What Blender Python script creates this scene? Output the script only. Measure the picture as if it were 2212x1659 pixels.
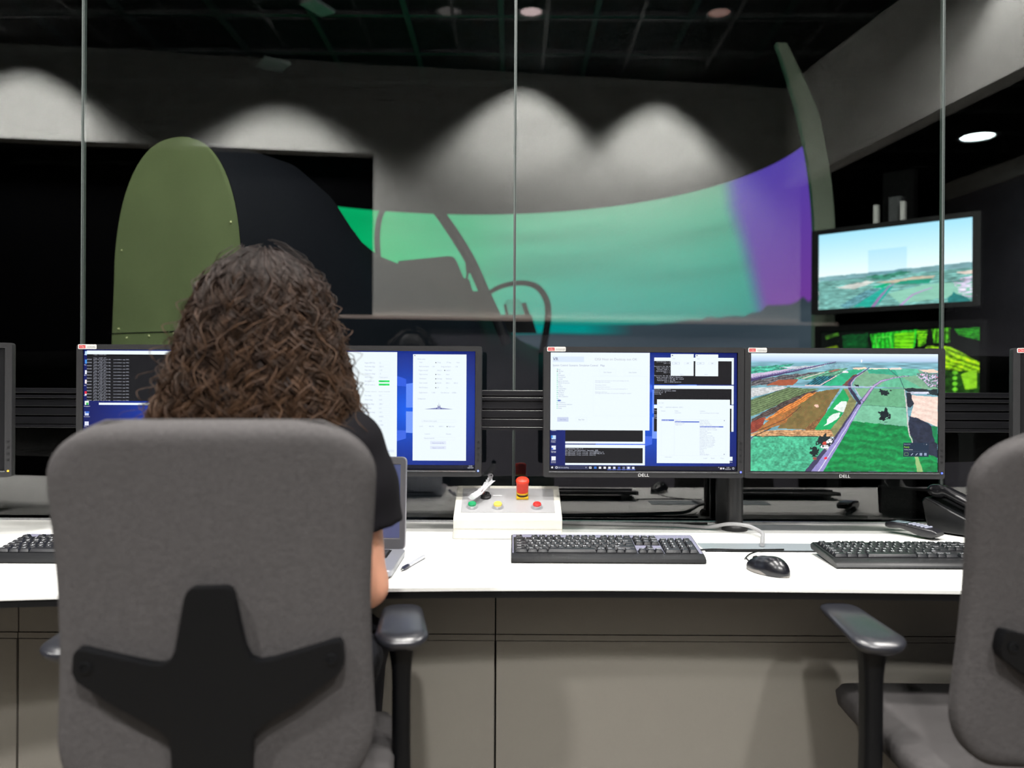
import bpy, bmesh, math, random
import numpy as np
from mathutils import Vector, Matrix, Euler

for o in list(bpy.data.objects):
    bpy.data.objects.remove(o, do_unlink=True)
SC = bpy.context.scene
COL = SC.collection
PI = math.pi
random.seed(7)
RNG = np.random.default_rng(7)

# ------------------------------------------------------------------ camera
FPX, CAMZ, ROLL = 1780.0, 1.165, 0.0051
cam_data = bpy.data.cameras.new('camera')
cam_data.sensor_width = 36.0
cam_data.lens = FPX / 2212.0 * 36.0
cam_data.clip_start = 0.02
cam_data.dof.use_dof = True
cam_data.dof.focus_distance = 2.15
cam_data.dof.aperture_fstop = 2.2
cam = bpy.data.objects.new('camera', cam_data)
COL.objects.link(cam)
cam.matrix_world = Matrix.Translation((0, 0, CAMZ)) @ Matrix.Rotation(PI / 2, 4, 'X') @ Matrix.Rotation(ROLL, 4, 'Z')
SC.camera = cam

# ------------------------------------------------------------------ world, exposure
world = bpy.data.worlds.new('world')
SC.world = world
world.use_nodes = True
world.node_tree.nodes['Background'].inputs['Color'].default_value = (0.6, 0.7, 0.8, 1)
world.node_tree.nodes['Background'].inputs['Strength'].default_value = 0.0
SC.view_settings.view_transform = 'Standard'
SC.view_settings.look = 'None'
SC.view_settings.exposure = 0.0
SC.view_settings.gamma = 1.0
SC.view_settings.use_curve_mapping = False
SC.cycles.max_bounces = 8
SC.cycles.diffuse_bounces = 4
SC.cycles.transparent_max_bounces = 12
SC.cycles.caustics_reflective = False
SC.cycles.caustics_refractive = False
SC.cycles.denoising_input_passes = 'RGB'

ROOM_Z = 3.51          # control room ceiling
DESK_Z = 0.75
GLASS_Y = 2.50
WALL_T = math.atan(-0.14)   # the back wall of the control room is not square to the glass


def light(name, kind, loc, power, color=(1, 1, 1), rot=(0, 0, 0), **kw):
    d = bpy.data.lights.new(name, kind)
    d.energy = power
    d.color = color
    for k, v in kw.items():
        setattr(d, k, v)
    o = bpy.data.objects.new(name, d)
    o.location = loc
    o.rotation_euler = rot
    COL.objects.link(o)
    return o


# downlights over the desk (fixtures are built further down at the same places)
DESK_LAMPS = [(x, y) for y in (0.95, 1.75) for x in (-1.55, 0.05, 1.65)]
for x, y in DESK_LAMPS:
    light('lamp_light', 'AREA', (x, y, ROOM_Z - 0.03), 30, (1.0, 0.97, 0.93), shape='DISK', size=0.30, spread=math.radians(150))
REAR_LAMPS = [(-0.41, -0.18), (0.108, -0.18), (1.29, -0.18)]


def wall_pt(s, out, z):
    """point near the control room's back wall: s along it, out from it into the room"""
    c, sn = math.cos(WALL_T), math.sin(WALL_T)
    return (s * c - out * sn, -1.2 + s * sn + out * c, z)


WASH = [(-3.42, 0.24, 430, 3.46), (-1.70, 0.42, 360, 3.40), (0.084, 0.15, 410, 3.45), (1.13, 0.18, 315, 3.39)]
for s, out, p, z in WASH:
    light('wash_light', 'SPOT', wall_pt(s, out, z), p, (1.0, 0.98, 0.95), spot_size=math.radians(114), spot_blend=0.5, shadow_soft_size=0.09)
light('recess_light', 'AREA', (3.03, -0.38, 2.76), 6, (0.95, 1.0, 1.0), shape='DISK', size=0.16, spread=math.radians(120))
light('bulkhead_light', 'SPOT', (2.24, 1.0, 3.46), 90, (1.0, 0.98, 0.95), spot_size=math.radians(100), spot_blend=0.6, shadow_soft_size=0.03)
light('added_panel_light', 'SPOT', (-2.3, 2.56, 3.5), 2.6, (0.9, 1.0, 0.6), rot=(math.radians(28), 0, math.radians(-62)), spot_size=math.radians(75), spot_blend=0.8, shadow_soft_size=0.05)  # added lamp without a fixture, aimed to brighten the cockpit's olive end panel


# ------------------------------------------------------------------ helpers
def lin(c):
    c = np.asarray(c, dtype=float) / 255.0
    return np.where(c <= 0.04045, c / 12.92, ((c + 0.055) / 1.055) ** 2.4)


def L4(c):
    r = lin(c)
    return (float(r[0]), float(r[1]), float(r[2]), 1.0)


MATS = {}


def mat(name, rgb, rough=0.5, metal=0.0, spec=0.5, noise=0.0, scale=60.0, bump=0.0, coat=0.0, emit=None, estr=0.0):
    if name in MATS:
        return MATS[name]
    m = bpy.data.materials.new(name)
    m.use_nodes = True
    nt = m.node_tree
    b = nt.nodes['Principled BSDF']
    b.inputs['Base Color'].default_value = L4(rgb)
    b.inputs['Roughness'].default_value = rough
    b.inputs['Metallic'].default_value = metal
    b.inputs['Specular IOR Level'].default_value = spec
    b.inputs['Coat Weight'].default_value = coat
    if emit is not None:
        b.inputs['Emission Color'].default_value = L4(emit)
        b.inputs['Emission Strength'].default_value = estr
    if noise or bump:
        tc = nt.nodes.new('ShaderNodeTexCoord')
        n = nt.nodes.new('ShaderNodeTexNoise')
        n.inputs['Scale'].default_value = scale
        n.inputs['Detail'].default_value = 5.0
        n.inputs['Roughness'].default_value = 0.65
        nt.links.new(tc.outputs['Object'], n.inputs['Vector'])
        if noise:
            r = nt.nodes.new('ShaderNodeMapRange')
            r.inputs['From Min'].default_value = 0.25
            r.inputs['From Max'].default_value = 0.75
            r.inputs['To Min'].default_value = 1.0 - noise
            r.inputs['To Max'].default_value = 1.0 + noise
            nt.links.new(n.outputs['Fac'], r.inputs['Value'])
            mx = nt.nodes.new('ShaderNodeVectorMath')
            mx.operation = 'SCALE'
            mx.inputs[0].default_value = L4(rgb)[:3]
            nt.links.new(r.outputs['Result'], mx.inputs['Scale'])
            nt.links.new(mx.outputs['Vector'], b.inputs['Base Color'])
        if bump:
            bp = nt.nodes.new('ShaderNodeBump')
            bp.inputs['Strength'].default_value = bump
            bp.inputs['Distance'].default_value = 0.002
            nt.links.new(n.outputs['Fac'], bp.inputs['Height'])
            nt.links.new(bp.outputs['Normal'], b.inputs['Normal'])
    MATS[name] = m
    return m


def colmat(name, rough=0.4, strength=1.0, base=False, spec=0.3):
    """material whose colour (emitted by a screen, or of the thing) is stored on the mesh"""
    if name in MATS:
        return MATS[name]
    m = bpy.data.materials.new(name)
    m.use_nodes = True
    nt = m.node_tree
    b = nt.nodes['Principled BSDF']
    a = nt.nodes.new('ShaderNodeAttribute')
    a.attribute_name = 'Col'
    b.inputs['Roughness'].default_value = rough
    b.inputs['Specular IOR Level'].default_value = spec
    if base:
        nt.links.new(a.outputs['Color'], b.inputs['Base Color'])
    else:
        b.inputs['Base Color'].default_value = (0.004, 0.004, 0.005, 1)
        nt.links.new(a.outputs['Color'], b.inputs['Emission Color'])
        b.inputs['Emission Strength'].default_value = strength
    MATS[name] = m
    return m


def tag(o, label=None, cat=None, group=None, kind=None):
    if label:
        o['label'] = label
    if cat:
        o['category'] = cat
    if group:
        o['group'] = group
    if kind:
        o['kind'] = kind
    return o


def empty(name, loc=(0, 0, 0), rz=0.0, label=None, cat=None, group=None, rot=None):
    o = bpy.data.objects.new(name, None)
    o.empty_display_size = 0.05
    COL.objects.link(o)
    o.location = loc
    o.rotation_euler = rot if rot else (0, 0, rz)
    return tag(o, label, cat, group)


def link(name, me, mats, parent=None, smooth=35.0, bevel=0.0, segs=2, subsurf=0, loc=None, rot=None):
    if not isinstance(mats, (list, tuple)):
        mats = [mats]
    if len(me.materials) == 0:
        for m in mats:
            me.materials.append(m)
    if smooth:
        me.shade_smooth()
        if smooth < 179:
            me.set_sharp_from_angle(angle=math.radians(smooth))
    o = bpy.data.objects.new(name, me)
    COL.objects.link(o)
    if parent is not None:
        o.parent = parent
    if loc is not None:
        o.location = loc
    if rot is not None:
        o.rotation_euler = rot
    if bevel:
        md = o.modifiers.new('bevel', 'BEVEL')
        md.width = bevel
        md.segments = segs
        md.limit_method = 'ANGLE'
        md.angle_limit = math.radians(40)
        md.harden_normals = False
    if subsurf:
        md = o.modifiers.new('subsurf', 'SUBSURF')
        md.levels = md.render_levels = subsurf
    return o


class MB:
    """collects plain geometry and links it as ONE mesh object"""

    def __init__(self):
        self.v, self.f, self.mi, self.m = [], [], [], 0

    def add(self, verts, faces):
        n = len(self.v)
        self.v += [tuple(map(float, p)) for p in verts]
        self.f += [tuple(i + n for i in f) for f in faces]
        self.mi += [self.m] * len(faces)
        return self

    def box(self, x0, x1, y0, y1, z0, z1):
        v = [(x0, y0, z0), (x1, y0, z0), (x1, y1, z0), (x0, y1, z0), (x0, y0, z1), (x1, y0, z1), (x1, y1, z1), (x0, y1, z1)]
        return self.add(v, [(0, 3, 2, 1), (4, 5, 6, 7), (0, 1, 5, 4), (1, 2, 6, 5), (2, 3, 7, 6), (3, 0, 4, 7)])

    def prism(self, pts, axis, a, b):
        """polygon pts (2-D) extruded along an axis; pts run counter-clockwise seen from +axis"""
        def P(p, t):
            return {'z': (p[0], p[1], t), 'y': (p[0], t, p[1]), 'x': (t, p[0], p[1])}[axis]
        n = len(pts)
        v = [P(p, a) for p in pts] + [P(p, b) for p in pts]
        f = [tuple(range(n))[::-1], tuple(range(n, 2 * n))] + [(i, (i + 1) % n, n + (i + 1) % n, n + i) for i in range(n)]
        return self.add(v, f)

    def loft(self, rings, cap=True, closed=True):
        n = len(rings[0])
        v = [p for r in rings for p in r]
        f = []
        for k in range(len(rings) - 1):
            for i in range(n if closed else n - 1):
                j = (i + 1) % n
                f.append((k * n + i, k * n + j, (k + 1) * n + j, (k + 1) * n + i))
        if cap:
            f.append(tuple(range(n))[::-1])
            f.append(tuple(range((len(rings) - 1) * n, len(rings) * n)))
        return self.add(v, f)

    def lathe(self, prof, c=(0, 0, 0), n=24, axis='z', cap=True):
        rings = []
        for r, h in prof:
            ring = []
            for i in range(n):
                a = 2 * PI * i / n
                p = (r * math.cos(a), r * math.sin(a), h)
                if axis == 'y':
                    p = (p[0], h, -p[1])
                elif axis == 'x':
                    p = (h, p[0], p[1])
                ring.append((p[0] + c[0], p[1] + c[1], p[2] + c[2]))
            rings.append(ring)
        return self.loft(rings, cap)

    def tube(self, pts, r, n=8, cap=True):
        pts = [Vector(p) for p in pts]
        rs = r if isinstance(r, (list, tuple)) else [r] * len(pts)
        rings, up = [], None
        for i, p in enumerate(pts):
            t = (pts[min(i + 1, len(pts) - 1)] - pts[max(i - 1, 0)]).normalized()
            if up is None:
                up = Vector((0, 0, 1)) if abs(t.z) < 0.9 else Vector((1, 0, 0))
            side = t.cross(up).normalized()
            up = side.cross(t).normalized()
            rings.append([p + rs[i] * (math.cos(2 * PI * k / n) * side + math.sin(2 * PI * k / n) * up) for k in range(n)])
        return self.loft(rings, cap)

    def build(self, name, mats, parent=None, **kw):
        me = bpy.data.meshes.new(name)
        me.from_pydata(self.v, [], self.f)
        if not isinstance(mats, (list, tuple)):
            mats = [mats]
        for m in mats:
            me.materials.append(m)
        me.polygons.foreach_set('material_index', self.mi)
        if kw.pop('fix', True):
            bm = bmesh.new()
            bm.from_mesh(me)
            bmesh.ops.recalc_face_normals(bm, faces=bm.faces)
            bm.to_mesh(me)
            bm.free()
        me.update()
        return link(name, me, mats, parent, **kw)


def spline(ctrl, n):
    """Catmull-Rom through control points"""
    P = [np.array(p, float) for p in ctrl]
    P = [2 * P[0] - P[1]] + P + [2 * P[-1] - P[-2]]
    out = []
    m = len(P) - 3
    for k in range(n + 1):
        t = k / n * m
        i = min(int(t), m - 1)
        u = t - i
        a, b, c, d = P[i:i + 4]
        out.append(0.5 * ((2 * b) + (-a + c) * u + (2 * a - 5 * b + 4 * c - d) * u * u + (-a + 3 * b - 3 * c + d) * u ** 3))
    return [tuple(p) for p in out]


def rrect(w, h, r, n=5, cx=0.0, cy=0.0):
    """rounded rectangle outline, counter-clockwise"""
    out = []
    for sx, sy, a0 in ((1, 1, 0), (-1, 1, 90), (-1, -1, 180), (1, -1, 270)):
        for i in range(n + 1):
            a = math.radians(a0 + 90 * i / n)
            out.append((cx + sx * (w / 2 - r) + r * math.cos(a), cy + sy * (h / 2 - r) + r * math.sin(a)))
    return out


_fc = bpy.data.curves.new('font_source', 'FONT')
_fc.resolution_u = 2
_fo = bpy.data.objects.new('font_source', _fc)
_TC = {}


def text2d(s):
    """verts (n,2), triangles, width for a string at size 1"""
    if s in _TC:
        return _TC[s]
    _fc.body = s
    _fc.size = 1.0
    m = _fo.to_mesh()
    v = np.array([p.co[:2] for p in m.vertices]).reshape(-1, 2)
    f = [tuple(p.vertices) for p in m.polygons]
    _fo.to_mesh_clear()
    _TC[s] = (v, f, float(v[:, 0].max()) if len(v) else 0.3)
    return _TC[s]


class Paint:
    """flat coloured shapes and lettering of one screen or printed panel; local x right, z up, facing -y"""

    def __init__(self, fx, fz):
        self.fx, self.fz = fx, fz          # from picture units to local metres
        self.v, self.f, self.c = [], [], []

    def poly(self, pts, col, lay, cols=None):
        n = len(self.v)
        self.v += [(self.fx(x), -0.00012 * lay, self.fz(y)) for x, y in pts]
        idx = list(range(n, n + len(pts)))
        pv = [self.v[i] for i in idx]
        area = sum(pv[i][0] * pv[(i + 1) % len(pv)][2] - pv[(i + 1) % len(pv)][0] * pv[i][2] for i in range(len(pv)))
        self.f.append(tuple(idx if area > 0 else idx[::-1]))
        self.c += [tuple(lin(q)) for q in (cols or [col] * len(pts))]

    def rect(self, x0, y0, x1, y1, col, lay):
        self.poly([(x0, y0), (x1, y0), (x1, y1), (x0, y1)], col, lay)

    def frame(self, x0, y0, x1, y1, col, lay, t=1.5):
        self.rect(x0, y0, x1, y0 + t, col, lay)
        self.rect(x0, y1 - t, x1, y1, col, lay)
        self.rect(x0, y0, x0 + t, y1, col, lay)
        self.rect(x1 - t, y0, x1, y1, col, lay)

    def _glyph(self, v2, f, x, y, sx, sy, col, lay):
        n = len(self.v)
        for a, b in v2:
            self.v.append((self.fx(x + a * sx), -0.00012 * lay, self.fz(y - b * sy)))
        self.f += [tuple(i + n for i in t) for t in f]
        self.c += [tuple(lin(col))] * len(v2)

    def text(self, x, y, s, size, col, lay, width=None, center=False):
        """baseline at y; width squeezes the line to that length"""
        if not s.strip():
            return
        v, f, w = text2d(s)
        sx = size if width is None else width / w
        if center:
            x -= w * sx / 2
        self._glyph(v, f, x, y, sx, size, col, lay)

    def mono(self, x, y, s, size, adv, col, lay):
        for i, ch in enumerate(s):
            if ch == ' ':
                continue
            v, f, w = text2d(ch)
            k = min(size, adv * 0.92 / max(w, 0.2))
            self._glyph(v, f, x + i * adv + (adv - w * k) / 2, y, k, size, col, lay)

    def build(self, name, material, parent, loc=None):
        me = bpy.data.meshes.new(name)
        me.from_pydata(self.v, [], self.f)
        at = me.color_attributes.new('Col', 'FLOAT_COLOR', 'POINT')
        a = np.ones((len(self.v), 4), np.float32)
        a[:, :3] = np.array(self.c)
        at.data.foreach_set('color', a.ravel())
        me.materials.append(material)
        return link(name, me, material, parent, smooth=0, loc=loc)


def image_mesh(rgb, pos):
    """grid mesh with one colour per vertex: rgb (h,w,3) in 0..255, pos (h,w,3)"""
    h, w = rgb.shape[:2]
    me = bpy.data.meshes.new('picture')
    me.vertices.add(h * w)
    me.vertices.foreach_set('co', np.ascontiguousarray(pos, np.float32).ravel())
    i = np.arange(h * w).reshape(h, w)
    q = np.stack([i[1:, :-1], i[1:, 1:], i[:-1, 1:], i[:-1, :-1]], -1).reshape(-1, 4)
    nf = len(q)
    me.loops.add(nf * 4)
    me.loops.foreach_set('vertex_index', q.ravel().astype(np.int32))
    me.polygons.add(nf)
    me.polygons.foreach_set('loop_start', np.arange(0, nf * 4, 4, dtype=np.int32))
    me.update(calc_edges=True)
    at = me.color_attributes.new('Col', 'FLOAT_COLOR', 'POINT')
    a = np.ones((h * w, 4), np.float32)
    a[:, :3] = lin(np.clip(rgb, 0, 255)).reshape(-1, 3)
    at.data.foreach_set('color', a.ravel())
    me.validate()
    return me


def noise2(h, w, cells_x, cells_y, seed):
    r = np.random.default_rng(seed)
    g = r.random((cells_y + 2, cells_x + 2))
    y = np.linspace(0, cells_y, h)
    x = np.linspace(0, cells_x, w)
    yi, xi = np.minimum(y.astype(int), cells_y - 1), np.minimum(x.astype(int), cells_x - 1)
    fy, fx = (y - yi)[:, None], (x - xi)[None, :]
    fy, fx = fy * fy * (3 - 2 * fy), fx * fx * (3 - 2 * fx)
    a, b = g[np.ix_(yi, xi)], g[np.ix_(yi, xi + 1)]
    c, d = g[np.ix_(yi + 1, xi)], g[np.ix_(yi + 1, xi + 1)]
    return (a * (1 - fx) + b * fx) * (1 - fy) + (c * (1 - fx) + d * fx) * fy


class Raster:
    """a small software painter for the aerial pictures the screens show"""

    def __init__(self, w, h, x0, y0, x1, y1, cx=6, cy=5, amp=0.6):
        self.w, self.h, self.amp = w, h, amp
        self.X, self.Y = np.meshgrid(np.linspace(x0, x1, w), np.linspace(y0, y1, h))
        self.rgb = np.zeros((h, w, 3))
        self.n1 = noise2(h, w, w // cx, h // cy, 1)
        self.n2 = noise2(h, w, w // max(2, cx // 2), h // 2, 2)
        self.n3 = noise2(h, w, w // 20, h // 14, 3)
        self.wx = (noise2(h, w, w // 9, h // 9, 4) - 0.5)
        self.wy = (noise2(h, w, w // 9, h // 9, 5) - 0.5)

    def mask(self, pts, wob=0.0):
        X, Y = self.X + self.wx * wob, self.Y + self.wy * wob
        ins = np.zeros(X.shape, bool)
        n = len(pts)
        for i in range(n):
            (xa, ya), (xb, yb) = pts[i], pts[(i + 1) % n]
            if ya == yb:
                continue
            c = ((ya > Y) != (yb > Y)) & (X < (xb - xa) * (Y - ya) / (yb - ya) + xa)
            ins ^= c
        return ins

    def fill(self, m, col, var=0.25, stripes=None, col2=None):
        t = 1 + self.amp * var * ((self.n1 - 0.5) + 0.9 * (self.n2 - 0.5) + 0.6 * (self.n3 - 0.5))
        c = np.array(col, float)[None, None, :] * t[..., None]
        if stripes is not None:
            dx, dy, per, amp = stripes
            s = np.sin((self.X * dy - self.Y * dx) / math.hypot(dx, dy) / per * 2 * PI + 5 * (self.n3 - 0.5))
            s = s * 0.7 + (self.n2 - 0.5) * 0.7
            if col2 is None:
                c = c * (1 + amp * s)[..., None]
            else:
                k = np.clip(0.5 + amp * s, 0, 1)[..., None]
                c = c * (1 - k) + np.array(col2, float) * k * t[..., None]
        self.rgb[m] = c[m]

    def poly(self, pts, col, var=0.25, wob=5.0, **kw):
        self.fill(self.mask(pts, wob), col, var, **kw)

    def line(self, pts, w, col, wob=3.0, var=0.15):
        ws = w if isinstance(w, (list, tuple)) else [w] * len(pts)
        X, Y = self.X + self.wx * wob, self.Y + self.wy * wob
        m = np.zeros(X.shape, bool)
        for (xa, ya), (xb, yb), wa, wb in zip(pts[:-1], pts[1:], ws[:-1], ws[1:]):
            dx, dy = xb - xa, yb - ya
            t = np.clip(((X - xa) * dx + (Y - ya) * dy) / (dx * dx + dy * dy), 0, 1)
            d = np.hypot(X - xa - t * dx, Y - ya - t * dy)
            m |= d < (wa + (wb - wa) * t) / 2
        self.fill(m, col, var)

    def blob(self, x, y, rx, ry, col, rough=0.7, var=0.4):
        d = np.hypot((self.X - x) / rx, (self.Y - y) / ry) + rough * (self.n1 - 0.5) + rough * (self.n2 - 0.5)
        self.fill(d < 0.9, col, var)


# ------------------------------------------------------------------ signed-distance bodies (people, phones): one continuous skin
class Body:
    def __init__(self, lo, hi, h):
        self.lo = np.array(lo, float)
        self.h = h
        self.n = np.ceil((np.array(hi) - self.lo) / h).astype(int) + 1
        self.d = np.full(tuple(self.n), 9.0, np.float32)

    def _win(self, pmin, pmax, m):
        a = np.clip(np.floor((np.array(pmin) - m - self.lo) / self.h).astype(int), 0, self.n)
        b = np.clip(np.ceil((np.array(pmax) + m - self.lo) / self.h).astype(int) + 1, 0, self.n)
        ax = [self.lo[i] + self.h * np.arange(a[i], b[i]) for i in range(3)]
        return tuple(slice(a[i], b[i]) for i in range(3)), np.meshgrid(*ax, indexing='ij')

    def _merge(self, sl, nd, k, sub=False):
        o = self.d[sl]
        if sub:
            t = np.clip(0.5 - 0.5 * (o + nd) / k, 0, 1)
            self.d[sl] = o * (1 - t) + (-nd) * t + k * t * (1 - t)
        else:
            t = np.clip(0.5 + 0.5 * (nd - o) / k, 0, 1)
            self.d[sl] = nd * (1 - t) + o * t - k * t * (1 - t)

    def cap(self, a, b, ra, rb=None, k=0.02, sub=False, flat=1.0):
        rb = ra if rb is None else rb
        a, b = np.array(a, float), np.array(b, float)
        m = max(ra, rb) + k * 2 + 2 * self.h
        sl, (X, Y, Z) = self._win(np.minimum(a, b), np.maximum(a, b), m)
        ab = b - a
        t = np.clip(((X - a[0]) * ab[0] + (Y - a[1]) * ab[1] + (Z - a[2]) * ab[2]) / max(ab @ ab, 1e-9), 0, 1)
        d = np.sqrt((X - a[0] - t * ab[0]) ** 2 + (Y - a[1] - t * ab[1]) ** 2 + (Z - a[2] - t * ab[2]) ** 2) - (ra + (rb - ra) * t)
        self._merge(sl, d, k, sub)

    def ell(self, c, r, k=0.02, sub=False):
        c, r = np.array(c, float), np.array(r, float)
        sl, (X, Y, Z) = self._win(c - r, c + r, k * 2 + 2 * self.h)
        q = np.sqrt(((X - c[0]) / r[0]) ** 2 + ((Y - c[1]) / r[1]) ** 2 + ((Z - c[2]) / r[2]) ** 2)
        q2 = np.sqrt(((X - c[0]) / r[0] ** 2) ** 2 + ((Y - c[1]) / r[1] ** 2) ** 2 + ((Z - c[2]) / r[2] ** 2) ** 2) + 1e-6
        self._merge(sl, q * (q - 1) / q2, k, sub)

    def cut(self, p, n):
        """remove everything on the side the normal points to"""
        ax = [self.lo[i] + self.h * np.arange(self.n[i]) for i in range(3)]
        X, Y, Z = np.meshgrid(*ax, indexing='ij', sparse=True)
        n = np.array(n, float) / np.linalg.norm(n)
        self.d = np.maximum(self.d, ((X - p[0]) * n[0] + (Y - p[1]) * n[1] + (Z - p[2]) * n[2]).astype(np.float32))

    def mesh(self, name):
        d = self.d
        ins = d < 0
        n = d.shape
        S = [slice(0, -1), slice(1, None)]
        corners = {(a, b, c): ins[S[a], S[b], S[c]] for a in (0, 1) for b in (0, 1) for c in (0, 1)}
        cnt = sum(v.astype(np.int8) for v in corners.values())
        act = (cnt > 0) & (cnt < 8)
        idx = np.full(act.shape, -1, np.int64)
        cells = np.argwhere(act)
        idx[act] = np.arange(len(cells))
        acc = np.zeros((len(cells), 3))
        num = np.zeros(len(cells))
        keys = list(corners)
        for ka in keys:
            for ax in range(3):
                if ka[ax] == 0:
                    kb = list(ka)
                    kb[ax] = 1
                    A = d[cells[:, 0] + ka[0], cells[:, 1] + ka[1], cells[:, 2] + ka[2]]
                    B = d[cells[:, 0] + kb[0], cells[:, 1] + kb[1], cells[:, 2] + kb[2]]
                    x = (A < 0) != (B < 0)
                    t = np.where(x, A / np.where(x, A - B, 1), 0)
                    p = np.tile(np.array(ka, float), (len(cells), 1))
                    p[:, ax] = t
                    acc[x] += p[x]
                    num[x] += 1
        V = self.lo + self.h * (cells + acc / num[:, None])
        quads = []
        for ax in range(3):
            o1, o2 = (ax + 1) % 3, (ax + 2) % 3
            sa = [slice(None)] * 3
            sb = [slice(None)] * 3
            sa[ax], sb[ax] = slice(0, -1), slice(1, None)
            ch = ins[tuple(sa)] != ins[tuple(sb)]
            E = np.argwhere(ch)
            E = E[(E[:, o1] > 0) & (E[:, o2] > 0) & (E[:, o1] < n[o1] - 1) & (E[:, o2] < n[o2] - 1)]
            fl = ins[tuple(sa)][E[:, 0], E[:, 1], E[:, 2]]

            def I(d1, d2):
                e = E.copy()
                e[:, o1] -= d1
                e[:, o2] -= d2
                return idx[e[:, 0], e[:, 1], e[:, 2]]
            q = np.stack([I(1, 1), I(0, 1), I(0, 0), I(1, 0)], 1)
            q[~fl] = q[~fl][:, ::-1]
            quads.append(q)
        Q = np.concatenate(quads)
        me = bpy.data.meshes.new(name)
        me.from_pydata(V.tolist(), [], Q.tolist())
        me.update()
        return me


# ------------------------------------------------------------------ materials
M_DESK = mat('white_laminate', (236, 236, 232), 0.35, spec=0.4)
M_BLACK = mat('black_plastic', (22, 23, 25), 0.45, spec=0.5)
M_MATTE = mat('matte_black', (10, 10, 11), 0.8, spec=0.2)
M_BEZEL = mat('bezel_plastic', (44, 44, 46), 0.5, spec=0.4, noise=0.05, scale=400)
M_RUBBER = mat('soft_black', (7, 8, 10), 0.45, spec=0.22)
M_FABRIC = mat('grey_wool', (71, 69, 69), 0.95, spec=0.1, noise=0.20, scale=140, bump=0.6)
M_CAB = mat('grey_laminate', (132, 128, 120), 0.6, spec=0.3)
M_ALU = mat('aluminium', (190, 192, 195), 0.3, metal=1.0)
M_CREAM = mat('cream_plastic', (206, 204, 194), 0.45)
M_WALL = mat('grey_paint', (205, 206, 202), 0.9, spec=0.1)
M_WALLD = mat('shaded_wall_paint', (120, 118, 128), 0.9, spec=0.1)  # darker copy of the wall grey; the dimmer light is in its colour
M_VOID = mat('black_paint', (6, 6, 8), 0.95, spec=0.05)
M_TILE = mat('black_tile', (12, 13, 14), 0.9, spec=0.1)
M_GRID = mat('grey_metal', (90, 92, 94), 0.5, spec=0.4)
M_CARPET = mat('carpet', (108, 103, 96), 0.95, spec=0.05, noise=0.3, scale=300, bump=0.4)
M_SCREEN = colmat('screen_picture', 0.45, 1.0)
M_PRINT = colmat('print', 0.6, base=True)
M_CHROME = mat('bright_metal', (205, 205, 205), 0.22, metal=1.0)


def glass_mat():
    m = bpy.data.materials.new('partition_glass')
    m.use_nodes = True
    nt = m.node_tree
    nt.nodes.clear()
    out = nt.nodes.new('ShaderNodeOutputMaterial')
    mix = nt.nodes.new('ShaderNodeMixShader')
    tr = nt.nodes.new('ShaderNodeBsdfTransparent')
    gl = nt.nodes.new('ShaderNodeBsdfGlossy')
    lw = nt.nodes.new('ShaderNodeLayerWeight')
    pw = nt.nodes.new('ShaderNodeMath')
    ma = nt.nodes.new('ShaderNodeMath')
    tr.inputs['Color'].default_value = (0.90, 0.94, 0.92, 1)
    gl.inputs['Color'].default_value = (1, 1, 1, 1)
    gl.inputs['Roughness'].default_value = 0.0
    lw.inputs['Blend'].default_value = 0.5
    pw.operation = 'POWER'
    pw.inputs[1].default_value = 5.0
    ma.operation = 'MULTIPLY_ADD'
    ma.inputs[1].default_value = 0.9
    ma.inputs[2].default_value = 0.115
    nt.links.new(lw.outputs['Facing'], pw.inputs[0])
    nt.links.new(pw.outputs[0], ma.inputs[0])
    nt.links.new(ma.outputs[0], mix.inputs['Fac'])
    nt.links.new(tr.outputs[0], mix.inputs[1])
    nt.links.new(gl.outputs[0], mix.inputs[2])
    nt.links.new(mix.outputs[0], out.inputs['Surface'])
    m2 = bpy.data.materials.new('glass_clear_side')
    m2.use_nodes = True
    nt = m2.node_tree
    nt.nodes.clear()
    out = nt.nodes.new('ShaderNodeOutputMaterial')
    tr = nt.nodes.new('ShaderNodeBsdfTransparent')
    nt.links.new(tr.outputs[0], out.inputs['Surface'])
    return m, m2


M_GLASS, M_CLEAR = glass_mat()


def struct(o):
    o['kind'] = 'structure'
    return o


# ------------------------------------------------------------------ the control room
struct(MB().box(-5.2, 5.2, -3.6, 2.52, -0.1, 0).build('floor', M_CARPET))
struct(MB().box(-5.2, 5.2, -3.6, 2.52, ROOM_Z, ROOM_Z + 0.1).build('ceiling', M_TILE))


def rot_wall(name, boxes, mats, loc=(0, -1.2, 0)):
    mb = MB()
    for mi, b in boxes:
        mb.m = mi
        mb.box(*b)
    return struct(mb.build(name, mats, loc=loc, rot=(0, 0, WALL_T)))


rot_wall('wall_back', [(0, (-1.037, 2.30, -0.12, 0, 1.60, ROOM_Z)), (0, (-4.6, -1.037, -0.12, 0, 2.853, ROOM_Z)),
                       (1, (-0.62, 2.30, -0.14, -0.02, 0, 1.60)), (2, (-4.6, -0.62, -0.9, -0.14, 0, 2.853)),
                       (2, (-1.037, -0.62, -0.139, -0.121, 0, 1.6))], [M_WALL, M_WALLD, M_VOID])
rot_wall('trim_1', [(0, (-1.45, 2.6, 0.0, 0.035, 1.640, 1.662))], [mat('pale_trim', (225, 205, 195), 0.5)])
rot_wall('trim_2', [(0, (-1.45, 2.6, -0.015, 0.035, 1.575, 1.6399))], [M_VOID])
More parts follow.
